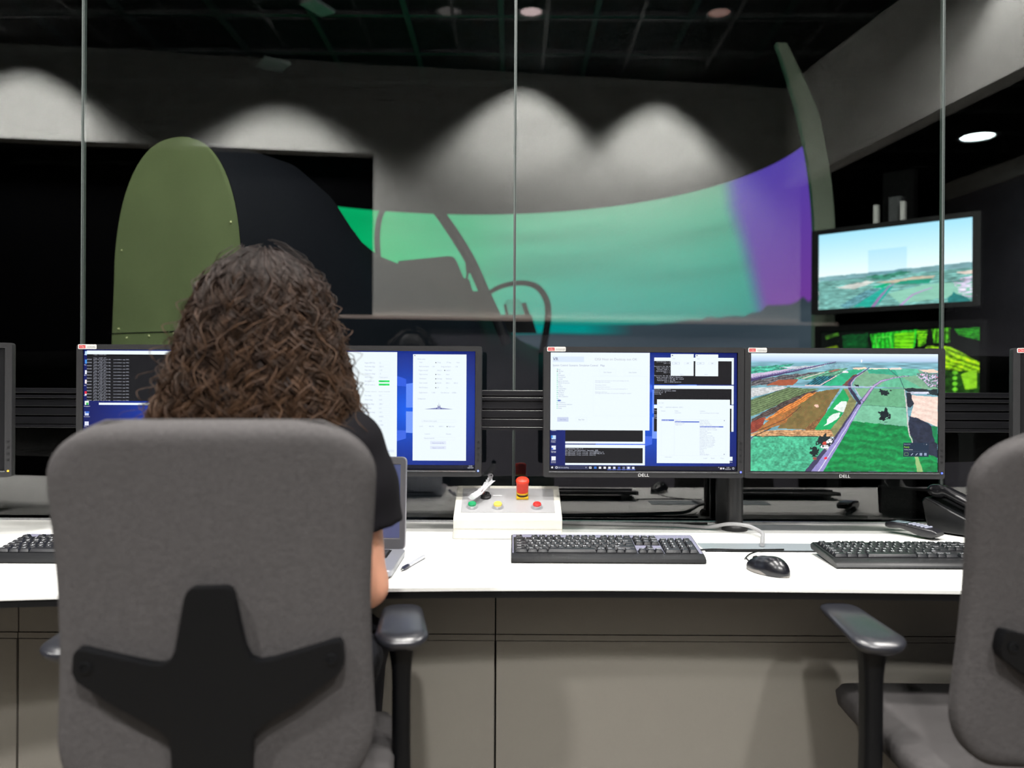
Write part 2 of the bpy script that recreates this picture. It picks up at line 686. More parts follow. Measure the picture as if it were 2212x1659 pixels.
# bulkhead along the right side with a darker recess under it
BX = 2.15
rot_wall('wall_right', [(0, (BX, BX + 0.12, 0.0, 3.72, 2.80, ROOM_Z)), (1, (BX + 0.12, BX + 1.5, 0.0, 3.72, 2.80, 2.9)),
                        (2, (BX + 1.4, BX + 1.5, 0.0, 3.72, 0.0, 2.80)), (3, (BX, BX + 0.12, 0.0, 3.72, 2.72, 2.7999)), (0, (BX + 1.37, BX + 1.4, 0.0, 3.72, 2.67, 2.7999))],  # last box: pale strip standing in for lamplight along the recess wall's top
         [M_WALL, M_VOID, M_WALLD, M_WALL])
struct(MB().box(-5.2, -5.1, -3.6, 2.5, 0, ROOM_Z).build('wall_left', M_VOID))
struct(MB().box(-4.0, 4.0, GLASS_Y, GLASS_Y + 0.02, 0, 0.70).build('wall_front', M_VOID))

# ceiling grid of the control room
mb = MB()
for i in range(-7, 9):
    mb.box(i * 0.6 + 0.2, i * 0.6 + 0.224, -3.0, 2.48, ROOM_Z - 0.006, ROOM_Z)
for j in range(-4, 5):
    mb.box(-5.0, 5.0, j * 0.6 - 0.3, j * 0.6 - 0.276, ROOM_Z - 0.0055, ROOM_Z)
struct(mb.build('trim_3', mat('black_bar', (34, 33, 36), 0.6)))

# glass panes and the joints between them
JX = [-2.62, -1.306, 0.006, 1.305, 2.62]
for i in range(4):
    mb = MB()
    x0, x1 = JX[i] + 0.004, JX[i + 1] - 0.004
    y0, y1, z0, z1 = GLASS_Y, GLASS_Y + 0.012, 0.70, ROOM_Z
    mb.m = 0
    mb.add([(x0, y0, z0), (x1, y0, z0), (x1, y0, z1), (x0, y0, z1)], [(0, 1, 2, 3)])
    mb.m = 1
    mb.add([(x0, y1, z0), (x1, y1, z0), (x1, y1, z1), (x0, y1, z1)], [(3, 2, 1, 0)])
    struct(mb.build('window_%d' % (i + 1), [M_GLASS, M_CLEAR], smooth=0, fix=False))
M_JOINT = mat('glass_edge', (92, 100, 98), 0.35, spec=0.4)
M_JOINT2 = mat('joint_seal', (30, 34, 34), 0.4)
for i in (1, 2, 3):
    mb = MB()
    mb.box(JX[i] - 0.004, JX[i] + 0.0005, GLASS_Y - 0.001, GLASS_Y + 0.013, 0.70, ROOM_Z)
    mb.m = 1
    mb.box(JX[i] + 0.0005, JX[i] + 0.0025, GLASS_Y, GLASS_Y + 0.013, 0.70, ROOM_Z)
    mb.m = 0
    mb.box(JX[i] + 0.0025, JX[i] + 0.004, GLASS_Y - 0.001, GLASS_Y + 0.013, 0.70, ROOM_Z)
    struct(mb.build('trim_%d' % (i + 3), [M_JOINT, M_JOINT2]))


# ------------------------------------------------------------------ round downlights
def downlight(loc, r, label, group, lens_rgb, estr, cat='ceiling light'):
    t = empty('downlight', loc, 0, label, cat, group)
    MB().lathe([(r, 0), (r * 1.25, -0.002), (r * 1.28, -0.008), (r * 1.05, -0.010), (r, -0.001)], n=28, cap=False).build('rim', M_GRID, t)
    MB().lathe([(0.001, -0.003), (r, -0.003), (r, 0), (0.001, 0)], n=28).build('lens', mat('lens_%s_%s' % (group, estr), (180, 180, 180), 0.5, emit=lens_rgb, estr=estr), t)
    return t


for (x, y), lab, col, e in zip(REAR_LAMPS, ('dark unlit downlight left of the middle glass joint, mirrored at the top', 'pale pink round downlight mirrored at the top beside the middle glass joint', 'dim reddish downlight mirrored at the top right of the glass'),
                               ((200, 190, 195), (255, 225, 225), (255, 190, 175)), (0.25, 3.2, 0.9)):
    downlight((x, y, ROOM_Z), 0.066, lab, 'rear downlights', col, e)
for x, y in DESK_LAMPS:
    downlight((x, y, ROOM_Z), 0.15, 'round ceiling downlight shining down on the white desk', 'downlights over the desk', (255, 245, 235), 2.0)
downlight((3.03, -0.38, 2.80), 0.10, 'bright oval downlight in the dark recess beside the right glass joint', 'recess light', (235, 255, 255), 40.0)


# ------------------------------------------------------------------ the simulator room behind the glass
SIM_Z = 3.60
struct(MB().box(-6, 6, 2.53, 9.6, -0.1, 0).build('floor', M_VOID))
struct(MB().box(-6, 6, 2.53, 9.6, SIM_Z, SIM_Z + 0.1).build('ceiling', M_TILE))
struct(MB().box(-6, 6, 9.5, 9.6, 0, SIM_Z).build('wall_north', M_VOID))
struct(MB().box(-6.1, -6, 2.53, 9.6, 0, SIM_Z).build('wall_west', M_VOID))
struct(MB().box(6, 6.1, 2.53, 9.6, 0, SIM_Z).build('wall_east', M_VOID))
mb = MB()
for i in range(-8, 9):
    mb.box(i * 0.62 - 0.1, i * 0.62 - 0.065, 2.6, 9.4, SIM_Z - 0.03, SIM_Z)
for j in range(11):
    mb.box(-5.6, 5.6, 2.9 + j * 0.62, 2.93 + j * 0.62, SIM_Z - 0.029, SIM_Z)
struct(mb.build('trim_7', mat('grid_bar', (52, 56, 56), 0.5)))
GL = [(0.11, 6.9), (1.26, 6.9), (-1.62, 8.05), (-1.07, 8.05), (-1.62, 7.46)]
for x, y in GL:
    downlight((x, y, SIM_Z - 0.03), 0.085, 'green-tinted unlit downlight in the dark simulator ceiling above the curved screen',
              'simulator ceiling fixtures', (60, 160, 60), 0.0)

for x, y, w_, d_, a in ((-1.81, 6.2, 0.10, 0.10, 0.6), (-1.25, 5.25, 0.06, 0.10, -0.5), (-2.42, 8.2, 0.2, 0.1, 0.3)):
    t = empty('ceiling_panel', (x, y, SIM_Z - 0.03), a, 'small square ceiling panel catching green light in the dark simulator ceiling', 'ceiling panel', 'green-lit ceiling panels')
    MB().box(-w_, w_, -d_, d_, -0.02, -0.001).build('panel', mat('panel_white', (190, 195, 190), 0.5), t)
# curved projection screen: a cylinder of radius 2.17 around (-0.35, 4.80)
CX, CY, CR = -0.35, 4.80, 2.11
scr = empty('projection_screen', (CX, CY, 0), 0, 'large curved projection screen showing a green and purple sky', 'projection screen')
hh, ww = 170, 420
ang = np.radians(np.linspace(142, 0, ww))         # from left round the back to the right rim
zz = np.linspace(2.57, 1.20, hh)
A, Z = np.meshgrid(ang, zz)
# the projected picture, by angle round the screen and height
deg = np.degrees(A)
nz = noise2(hh, ww, 4, 14, 11) * 0.7 + noise2(hh, ww, 9, 34, 12) * 0.3
up = np.clip((Z - 1.35) / 1.2, 0, 1)
green = np.stack([56 + 26 * up, 180 + 0 * up, 132 + 0 * up], -1)
teal = np.stack([20 + 70 * up, 154 + 18 * up, 148 - 10 * up], -1)
k = np.clip((115 - deg) / 55, 0, 1)[..., None]
k = k * k * (3 - 2 * k)
img = (green * (1 - k) + teal * k)
kl = np.clip((deg - 82) / 34, 0, 1)[..., None]
img = img * (1 - kl) + np.array([0, 182, 110]) * kl
img *= (0.92 + 0.16 * nz)[..., None]
edge = 26 - 9 * np.clip((2.4 - Z) / 0.9, 0, 1.2)    # the slanted join of two projectors
pk = np.clip((edge - deg) / 7 + 0.5, 0, 1)[..., None]
pk = pk * pk * (3 - 2 * pk)
purple = np.stack([88 + 45 * (1 - up), 62 + 4 * up, 178 - 20 * (1 - up)], -1)
img = img * (1 - pk) + purple * pk
hz = 1.555 + 0.115 * np.clip(deg / 70, 0, 1)
hill = hz + (0.13 * np.clip((46 - deg) / 40, 0, 1) + 0.02 * np.clip((60 - deg) / 20, 0, 1)) * (0.70 + 0.5 * (noise2(hh, ww, 60, 1, 5) - 0.3))
land = np.clip((hill - Z) / 0.02, 0, 1)[..., None]
img = img * (1 - land) + (np.array([50, 62, 72]) + 20 * nz[..., None]) * land
sea = np.clip((hz - Z) / 0.02, 0, 1) * np.clip((Z - hz + 0.10) / 0.03, 0, 1) * np.clip((deg - 52) / 12, 0, 1)
img = img * (1 - sea[..., None]) + np.array([0, 150, 145]) * sea[..., None]
RZ = CR - 0.225 * np.maximum(0.0, (Z - 2.0) / 1.14) ** 1.9
pos = np.stack([RZ * np.cos(A), RZ * np.sin(A), Z], -1)
link('picture', image_mesh(img, pos), colmat('projection', 0.9, 1.0, spec=0.05), scr, smooth=180)
# its unlit shell above and behind, leaning inwards like a dome, and the pale rim at the right end


def dome_r(z):
    return CR - 0.225 * max(0.0, (z - 2.0) / 1.14) ** 1.9


mb = MB()
rings = []
for z in np.linspace(0.3, 3.13, 26):
    r0 = dome_r(z) + 0.03
    rings.append([((r0) * math.cos(math.radians(a)), (r0) * math.sin(math.radians(a)), z) for a in np.linspace(0, 142, 60)] +
                 [((r0 + 0.05) * math.cos(math.radians(a)), (r0 + 0.05) * math.sin(math.radians(a)), z) for a in np.linspace(142, 0, 60)])
mb.loft(rings)
mb.build('shell', M_VOID, scr, smooth=60)
for a in (8, 50, 95, 138):
    MB().box(-0.04, 0.04, -0.04, 0.04, 0.0, 0.31).build('foot', M_VOID, scr, loc=((CR + 0.06) * math.cos(math.radians(a)), (CR + 0.06) * math.sin(math.radians(a)), 0))
rings = []
for z in np.linspace(1.15, 3.14, 40):
    x0 = dome_r(z) - 0.02
    wd = 0.118 * min(1.0, 0.5 + (3.14 - z) / 0.8)
    rings.append([(x0, -0.05, z), (x0 + wd, -0.05, z), (x0 + wd, -0.005, z), (x0, -0.005, z)])
MB().loft(rings).build('rim', mat('pale_green_rim', (176, 190, 170), 0.7), scr, smooth=30)

# the aircraft cockpit in front of it
M_HULL = mat('hull_paint', (16, 18, 26), 0.6, spec=0.3)
M_OLIVE = mat('olive_paint', (104, 116, 80), 0.75, spec=0.15, noise=0.12, scale=6)
CKA = math.atan2(0.89, 0.45)
ck = empty('cockpit_simulator', (-1.22, 3.0, 0), CKA, 'dark fighter cockpit shell with an olive rounded end panel behind the glass', 'flight simulator')
# local x runs along the fuselage, y across it (far side positive)
ST = [(0.0, 0.315, 2.055, 0.50), (0.25, 0.33, 2.078, 0.50), (0.45, 0.34, 2.078, 0.50), (0.6, 0.345, 2.02, 0.48), (0.7, 0.345, 1.935, 0.46), (0.8, 0.345, 1.86, 0.42), (0.97, 0.345, 1.79, 0.36),
      (1.2, 0.34, 1.765, 0.32), (1.45, 0.335, 1.715, 0.30), (2.0, 0.32, 1.61, 0.3), (2.5, 0.30, 1.47, 0.3), (3.2, 0.25, 1.38, 0.3), (3.7, 0.16, 1.32, 0.3)]


def hull_ring(s, hw, top, shoulder):
    """arched cross-section: sides nearly upright, rounded crown"""
    ring = []
    for i in range(33):
        a = PI * i / 32
        c, sn = math.cos(a), math.sin(a)
        y = -hw * (abs(c) ** 0.85) * (1 if c > 0 else -1)
        ring.append((s, y, top - shoulder + shoulder * sn ** 0.95))
    flare = 0.05
    return [(s, -hw - flare, 0.55)] + ring + [(s, hw + flare, 0.55)]


MB().loft([hull_ring(*q) for q in ST]).build('fuselage', M_HULL, ck, smooth=50)
plate = hull_ring(0, 0.313, 2.05, 0.50)
MB().loft([[(-0.022, p[1], p[2]) for p in plate], [(-0.002, p[1], p[2]) for p in plate]]).build('end_panel', M_OLIVE, ck, smooth=30)['label'] = 'olive green rounded end panel with rivets'
for y, z in ((0.27, 1.66), (-0.285, 1.72), (0.285, 1.365), (0.24, 1.33), (0.12, 1.335), (-0.01, 1.34), (0.285, 1.29), (-0.26, 1.36)):
    MB().lathe([(0.0045, 0.0), (0.0045, -0.002), (0.003, -0.004), (0.0005, -0.005)], (-0.0219, y, z), 10, 'x').build('rivet', mat('pale_rivet', (200, 205, 150), 0.5), ck)
MB().box(-0.0245, -0.0215, -0.34, 0.34, 1.348, 1.350).build('panel_seam', M_HULL, ck)


def px3(px, py, d):
    u, v = px - 1106.0, py - 829.5
    u0, v0 = u + ROLL * v, v - ROLL * u
    return (u0 / FPX * d, d, CAMZ - v0 / FPX * d)


ck_inv = (Matrix.Translation((-1.22, 3.0, 0)) @ Matrix.Rotation(CKA, 4, 'Z')).inverted()


def ckp(px, py, d):
    return tuple(ck_inv @ Vector(px3(px, py, d)))


hoop = spline([ckp(817, 560, 4.5), ckp(815, 505, 4.55), ckp(824, 460, 4.6), ckp(850, 428, 4.6), ckp(892, 420, 4.58), ckp(928, 440, 4.55), ckp(960, 475, 4.53),
               ckp(1012, 556, 4.5), ckp(1046, 630, 4.48), ckp(1078, 700, 4.46), ckp(1095, 745, 4.46)], 60)
rr = [0.016 + 0.015 * min(1, max(0, (i - 12) / 26)) for i in range(len(hoop))]
MB().tube(hoop, rr, 10).build('canopy_bow', M_HULL, ck)
front = spline([ckp(1046, 640, 5.5), ckp(1075, 622, 5.5), ckp(1105, 613, 5.48), ckp(1138, 612, 5.45), ckp(1164, 623, 5.42), ckp(1181, 650, 5.4), ckp(1184, 682, 5.38), ckp(1180, 715, 5.36), ckp(1172, 760, 5.36)], 44)
MB().tube(front, [0.015 + 0.010 * i / 44 for i in range(45)], 10).build('windscreen_bow', M_HULL, ck)


def slab_px(mb, pts, d0, d1):
    mb.loft([[ckp(x, y, d0) for x, y in pts], [ckp(x, y, d1) for x, y in pts]])


mb = MB()
slab_px(mb, [(858, 564), (968, 553), (980, 555), (987, 565), (993, 580), (1002, 602), (1013, 602), (1016, 612), (1021, 629), (1050, 629), (1075, 690), (900, 660)], 4.7, 5.0)
mb.build('seat', M_HULL, ck, bevel=0.01)
mb = MB()
mb.tube([ckp(1008, 603, 4.52), ckp(1014, 570, 4.5)], 0.006, 8)
mb.tube([ckp(1009, 563, 4.5), ckp(1012, 590, 4.5)], 0.012, 8)
mb.build('canopy_strut', M_HULL, ck)
mb = MB()
slab_px(mb, [(1088, 658), (1093, 656), (1099, 680), (1092, 682)], 5.3, 5.36)
slab_px(mb, [(1126, 655), (1136, 653), (1146, 682), (1134, 682)], 5.25, 5.31)
slab_px(mb, [(1083, 680), (1148, 680), (1160, 720), (1080, 720)], 5.25, 5.36)
mb.build('sight_frame', M_HULL, ck)
M_TINT = bpy.data.materials.new('sight_glass')
M_TINT.use_nodes = True
M_TINT.node_tree.nodes['Principled BSDF'].inputs['Transmission Weight'].default_value = 0.9
M_TINT.node_tree.nodes['Principled BSDF'].inputs['Roughness'].default_value = 0.05
M_TINT.node_tree.nodes['Principled BSDF'].inputs['IOR'].default_value = 1.02
M_TINT.node_tree.nodes['Principled BSDF'].inputs['Base Color'].default_value = (0.7, 0.8, 0.8, 1)
mb = MB()
slab_px(mb, [(1089, 655), (1095, 647), (1120, 645), (1128, 655), (1134, 680), (1098, 680)], 5.32, 5.326)
mb.build('sight_glass', M_TINT, ck)
mb = MB()
slab_px(mb, [(742, 500), (758, 497), (769, 503), (768, 513), (792, 540), (745, 560)], 3.95, 4.05)
mb.build('headrest', M_HULL, ck, bevel=0.006)


# wall television and the instrument display below it
def frame_ring(mb, outer, inner, y0, y1, yi):
    """front bezel: outer side from y1 to y0, flat front, inner lip back to yi (local x,z outlines)"""
    n = len(outer)
    a = [(p[0], y1, p[1]) for p in outer]
    b = [(p[0], y0 + 0.003, p[1]) for p in outer]
    c = [(p[0] * 0.995, y0, p[1]) for p in outer]
    d = [(p[0], y0, p[1]) for p in inner]
    e = [(p[0], yi, p[1]) for p in inner]
    mb.loft([a, b, c, d, e], cap=False)
    return mb


tvd = Vector((2.18 - 1.64, 3.90 - 4.39, 0))
tv = empty('television', (1.905, 4.145, 1.568), math.atan2(tvd.y, tvd.x), 'wide flat television showing blue sky over farmland behind the glass', 'television')
TW, TH = 0.735, 0.398
mb = MB()
frame_ring(mb, rrect(TW + 0.075, TH + 0.05, 0.008, 3, 0, TH / 2), rrect(TW, TH, 0.002, 3, 0, TH / 2), -0.012, 0.04, 0.0)
mb.box(-TW / 2 - 0.03, TW / 2 + 0.03, 0.002, 0.05, -0.02, TH + 0.02)
mb.build('housing', M_BLACK, tv)
R = Raster(300, 170, 0, 0, 1000, 560, 16, 3, 0.45)
t = R.Y / 330.0
R.rgb[:] = (np.array([165, 222, 246]) * (1 - np.clip(t, 0, 1)[..., None]) + np.array([240, 252, 255]) * np.clip(t, 0, 1)[..., None]) * 1.0
R.poly([(0, 318), (1001, 300), (1001, 561), (0, 561)], (112, 165, 160), 0.5, 4, stripes=(1, -0.03, 16, 0.25))
R.poly([(0, 316), (1001, 298), (1001, 335), (0, 350)], (120, 160, 168), 0.3, 6)
R.poly([(330, 340), (560, 322), (640, 335), (420, 372)], (60, 130, 110), 0.6, 14, stripes=(1, 0, 9, 0.4))
R.poly([(120, 400), (330, 372), (400, 380), (250, 425)], (205, 205, 200), 0.3, 8)
R.poly([(400, 385), (680, 365), (780, 372), (760, 388), (480, 398)], (200, 185, 165), 0.3, 6)
R.poly([(370, 420), (470, 395), (500, 405), (440, 430)], (20, 180, 130), 0.3, 5)
R.poly([(500, 410), (560, 388), (760, 385), (740, 420)], (40, 145, 120), 0.3, 5)
R.poly([(150, 540), (330, 440), (430, 425), (330, 520), (200, 560)], (90, 140, 150), 0.3, 5, stripes=(1, -0.6, 14, 0.5))
R.poly([(240, 555), (440, 430), (520, 415), (400, 560)], (40, 165, 150), 0.3, 5)
R.poly([(480, 470), (720, 425), (1001, 430), (1001, 520), (560, 545)], (140, 195, 175), 0.15, 6)
R.poly([(900, 360), (1001, 350), (1001, 375), (960, 378)], (225, 205, 195), 0.2, 5)
R.line([(380, 560), (420, 500), (480, 430), (520, 405)], [22, 16, 8, 4], (150, 120, 170))
R.line([(560, 560), (640, 490), (760, 450)], [14, 10, 5], (180, 150, 200))
m_ = R.mask([(880, 420), (1001, 390), (1001, 545), (930, 520)], 20)
R.fill(m_ & (R.n2 > 0.45), (205, 195, 220), 0.8)
R.poly([(880, 490), (1001, 560), (850, 561)], (40, 120, 120), 0.5, 20)
R.rgb[(R.X > 345) & (R.X < 600) & (R.Y > 150) & (R.Y < 330)] *= np.array([0.90, 0.95, 0.98])  # dimmed rectangle: a window's reflection painted into the picture
xs, zs = np.linspace(-TW / 2, TW / 2, 300), np.linspace(TH, 0, 170)
XX, ZZ = np.meshgrid(xs, zs)
link('picture', image_mesh(R.rgb, np.stack([XX, np.full_like(XX, -0.001), ZZ], -1)), colmat('television_picture', 0.45, 1.35), tv, smooth=180)
mb = MB()
mb.box(-0.03, 0.03, 0.05, 0.10, TH * 0.3, TH + 0.16)
mb.build('wall_bracket', M_GRID, tv)
for x in (-0.085, 0.045):
    MB().box(x - 0.010, x + 0.010, 0.02, 0.05, TH + 0.025, TH + 0.125).build('bracket_arm', mat('pale_steel', (250, 250, 246), 0.4, emit=(235, 235, 230), estr=0.0), tv)
MB().box(-0.075, 0.075, 0.10, 0.16, -1.555, TH + 0.30).build('support_column', M_MATTE, tv)
MB().box(-0.2, 0.2, 0.06, 0.42, -1.565, -1.54).build('foot_plate', M_MATTE, tv)

pn = empty('instrument_display', (1.885, 4.05, 1.085), math.atan2(tvd.y, tvd.x), 'green glowing cockpit instrument display under the television', 'display')
PW, PH = 0.74, 0.36
R = Raster(260, 130, 0, 0, 2050, 1000)
R.rgb[:] = (4, 10, 6)
R.poly([(300, 60), (650, 40), (700, 330), (330, 300)], (10, 70, 30), 0.8, 30)
R.poly([(690, 60), (1300, 20), (1270, 240), (1200, 360), (800, 380), (720, 260)], (40, 190, 40), 0.5, 8, stripes=(0, 1, 60, 0.35))
R.poly([(1010, 60), (1270, 45), (1240, 330), (1010, 340)], (110, 220, 20), 0.5, 6, stripes=(1, 0, 45, 0.3))
R.frame = None
R.line([(760, 110), (960, 100), (960, 350), (790, 355), (760, 110)], 8, (120, 250, 90))
R.poly([(1300, 30), (1430, 25), (1400, 210), (1310, 260)], (100, 200, 20), 0.9, 12, stripes=(1, 0, 30, 0.5))
R.poly([(1480, 20), (1700, 10), (1700, 200), (1500, 200)], (60, 130, 20), 0.9, 12, stripes=(0, 1, 50, 0.6))
R.poly([(1750, 30), (2050, 20), (2050, 190), (1800, 110)], (40, 140, 30), 0.7, 8, stripes=(1, 0.2, 30, 0.4))
R.poly([(0, 260), (230, 200), (260, 260), (0, 330)], (120, 150, 20), 0.6, 8)
R.poly([(60, 60), (240, 20), (260, 60), (80, 110)], (60, 110, 30), 0.9, 8)
R.poly([(250, 480), (640, 300), (700, 420), (560, 520)], (150, 190, 20), 0.6, 12, stripes=(1, -0.5, 60, 0.4))
R.poly([(1330, 420), (1420, 240), (1700, 260), (2050, 470), (2050, 600), (1300, 520)], (140, 200, 20), 0.7, 12, stripes=(1, 0.4, 60, 0.45))
R.poly([(1500, 560), (2050, 600), (2050, 1000), (1450, 1000)], (30, 70, 15), 0.9, 20)
R.poly([(1830, 620), (2010, 560), (2020, 800), (1880, 820)], (150, 220, 40), 0.3, 8)
for j in range(6):
    R.blob(1760, 600 + j * 72, 34, 30, (120, 220, 50), 0.2)
R.blob(1610, 870, 44, 40, (60, 180, 40), 0.2)
R.blob(1600, 650, 50, 60, (4, 12, 8), 0.3)
xs, zs = np.linspace(-PW / 2, PW / 2, 260), np.linspace(PH, 0, 130)
XX, ZZ = np.meshgrid(xs, zs)
link('picture', image_mesh(R.rgb, np.stack([XX, np.full_like(XX, -0.001), ZZ], -1)), M_SCREEN, pn, smooth=180)
mb = MB()
frame_ring(mb, rrect(PW + 0.06, PH + 0.06, 0.008, 3, 0, PH / 2), rrect(PW, PH, 0.002, 3, 0, PH / 2), -0.012, 0.04, 0.0)
mb.box(-PW / 2 - 0.025, PW / 2 + 0.025, 0.002, 0.05, -0.025, PH + 0.025)
mb.build('housing', M_MATTE, pn)
mb = MB()
mb.box(-0.34, -0.28, 0.01, 0.05, -1.10, -0.025)
mb.build('leg', M_MATTE, pn)
mb = MB()
mb.box(0.28, 0.34, 0.01, 0.05, -1.10, -0.025)
mb.build('leg', M_MATTE, pn)

# ------------------------------------------------------------------ the desk
EDGE = [(-2.3, 1.33), (-1.7, 1.455), (-1.3, 1.535), (-0.985, 1.585), (-0.62, 1.632), (-0.254, 1.668), (0.127, 1.685), (0.43, 1.684), (0.90, 1.673), (1.3, 1.655), (1.8, 1.615), (2.3, 1.56)]
edge = spline([(x, y, 0) for x, y in EDGE], 66)
desk = empty('control_desk', (0, 2.0, 0), 0, 'long white control desk with a curved black-edged front', 'desk')


def desk_poly(inset):
    f = [(x, y - 2.0 + inset) for x, y, _ in edge]
    return f + [(2.3, 0.47), (-2.3, 0.47)]


MB().prism(desk_poly(0), 'z', DESK_Z - 0.007, DESK_Z).build('worktop', M_DESK, desk)
MB().prism(desk_poly(0.003), 'z', DESK_Z - 0.022, DESK_Z - 0.0071).build('edge_band', M_MATTE, desk)
MB().box(-2.3, 2.3, 0.4705, 0.480, DESK_Z - 0.02, DESK_Z + 0.006).build('rear_trim', M_ALU, desk)
mb = MB()
mb.box(0.485, 0.90, 0.06, 0.150, DESK_Z, DESK_Z + 0.0025)
mb.m = 1
mb.box(0.485, 0.90, 0.050, 0.0599, DESK_Z, DESK_Z + 0.0012)
mb.build('cable_flap', [mat('flap_metal', (150, 158, 162), 0.35, metal=0.2), M_MATTE], desk)['label'] = 'brushed aluminium cable flap'

# cabinet fronts below it
UX = [-2.2, -1.125, -0.035, 1.038, 2.1]
NAMES = ['cabinet unit at the left edge under the desk', 'cabinet unit behind the occupied chair', 'grey cabinet unit in the middle between the two chairs', 'cabinet unit behind the empty chair at right']
for i in range(4):
    x0, x1 = UX[i] + 0.0015, UX[i + 1] - 0.0015
    c = empty('desk_cabinet', ((x0 + x1) / 2, 1.88, 0), 0, 'flat grey ' + NAMES[i].replace('grey ', ''), 'cabinet', 'cabinet fronts under the desk')
    w = (x1 - x0) / 2
    MB().box(-w, w, 0.02, 0.36, 0.0, 0.59).build('carcass', M_CAB, c)
    MB().box(-w + 0.001, w - 0.001, 0.0, 0.0199, 0.05, 0.5785).build('front_panel', M_CAB, c, bevel=0.001)
    MB().box(-w, w, 0.001, 0.0199, 0.5795, 0.592).build('rail', M_CAB, c)
    MB().box(-w, w, 0.003, 0.0199, 0.5932, DESK_Z - 0.0228).build('upper_strip', M_CAB, c, bevel=0.001)
    MB().box(-w, w, 0.01, 0.0199, 0.0, 0.049).build('plinth', M_MATTE, c)

# equipment rail behind the monitors, on posts
ON = DESK_Z + 0.0006
rail = empty('equipment_rail', (0, 2.42, ON), 0, 'black grooved equipment rail running behind the monitors', 'rail')
mb = MB()
for z0, z1, y in ((0.279, 0.288, 0.0), (0.290, 0.311, 0.004), (0.316, 0.337, 0.004), (0.342, 0.363, 0.004), (0.366, 0.375, 0.0), (0.381, 0.3955, 0.0)):
    mb.box(-2.2, 2.2, y, 0.022, z0, z1)
mb.box(-2.2, 2.2, 0.016, 0.030, 0.280, 0.395)
mb.build('profile', mat('rail_black', (26, 26, 29), 0.25, spec=0.7), rail, bevel=0.0012)
for x in (-0.645, 0.642, -1.9, 1.9):
    MB().box(x - 0.03, x + 0.03, 0.0301, 0.05, 0.0, 0.39).build('post', M_BLACK, rail)

# ------------------------------------------------------------------ monitors
KM = 2.276 / FPX
MW, MH = 0.556, 0.361
SW, SH = 0.5175, 0.326
SZC = 0.1825      # centre of the picture above the lower edge


def monitor(x, y, rz, label, group='wide black monitors along the desk'):
    t = empty('monitor', (x, y, 0.908), rz, label, 'monitor', group)
    mb = MB()
    frame_ring(mb, rrect(MW, MH, 0.007, 4, 0, MH / 2), rrect(SW + 0.002, SH + 0.002, 0.001, 4, 0, SZC), 0.0, 0.028, 0.005)
    back = [rrect(MW, MH, 0.007, 4, 0, MH / 2), rrect(MW - 0.02, MH - 0.02, 0.01, 4, 0, MH / 2), rrect(MW * 0.75, MH * 0.7, 0.02, 4, 0, MH / 2)]
    mb.loft([[(p[0], yy, p[1]) for p in r] for r, yy in zip(back, (0.028, 0.034, 0.058))], cap=True)
    mb.build('housing', M_BEZEL, t, smooth=40)
    MB().box(-SW / 2 - 0.003, SW / 2 + 0.003, -0.0015, 0.004, 0.0137, 0.0165).build('silver_strip', M_ALU, t)
    v, f, w = text2d('DELL')
    s = 0.0125
    MB().add([((a - w / 2) * s * 1.12, -0.0006, 0.0030 + b * s) for a, b in v], f).build('badge', mat('badge_silver', (225, 226, 228), 0.4, emit=(225, 226, 228), estr=0.0), t, smooth=0, fix=False)
    mb = MB()
    for k in range(4):
        mb.box(MW / 2 - 0.0125, MW / 2 - 0.0065, -0.0012, 0.003, 0.045 + k * 0.0165, 0.0485 + k * 0.0165)
    mb.build('control_button', M_BLACK, t)
    MB().box(-0.06, 0.06, 0.058, 0.064, 0.12, 0.24).build('mount_plate', M_BLACK, t)
    return t


def power_light(t, rgb, s):
    MB().lathe([(0.0026, 0.001), (0.0026, -0.0014), (0.0004, -0.002)], (MW / 2 - 0.0095, 0, 0.0165), 10, 'y').build('power_light', mat('led_%d_%d_%d' % rgb, rgb, 0.4, emit=rgb, estr=s), t)


def sticker(t, x):
    p = Paint(lambda a: x + a * 0.0515 / 40.0, lambda b: MH - 0.0005 - b * 0.013 / 10.0)
    out = [(p_[0] * 40 + 20, 5 - p_[1] * 10) for p_ in [(q[0] / 40, q[1] / 10) for q in rrect(40, 10, 2.0, 4)]]
    p.poly(out, (232, 230, 226), 1)
    p.rect(2, 1.6, 16, 8.4, (200, 45, 50), 2)
    p.text(3.2, 7.0, 'CSC', 5.6, (245, 235, 232), 3, width=11.5)
    for k in range(9):
        p.text(18 + k * 2.3, 8.0, random.choice('BRHEN8'), 6.6, (140, 140, 142), 2, width=2.0)
    o = p.build('asset_sticker', M_PRINT, t, loc=(0, -0.0004, 0))
    return o


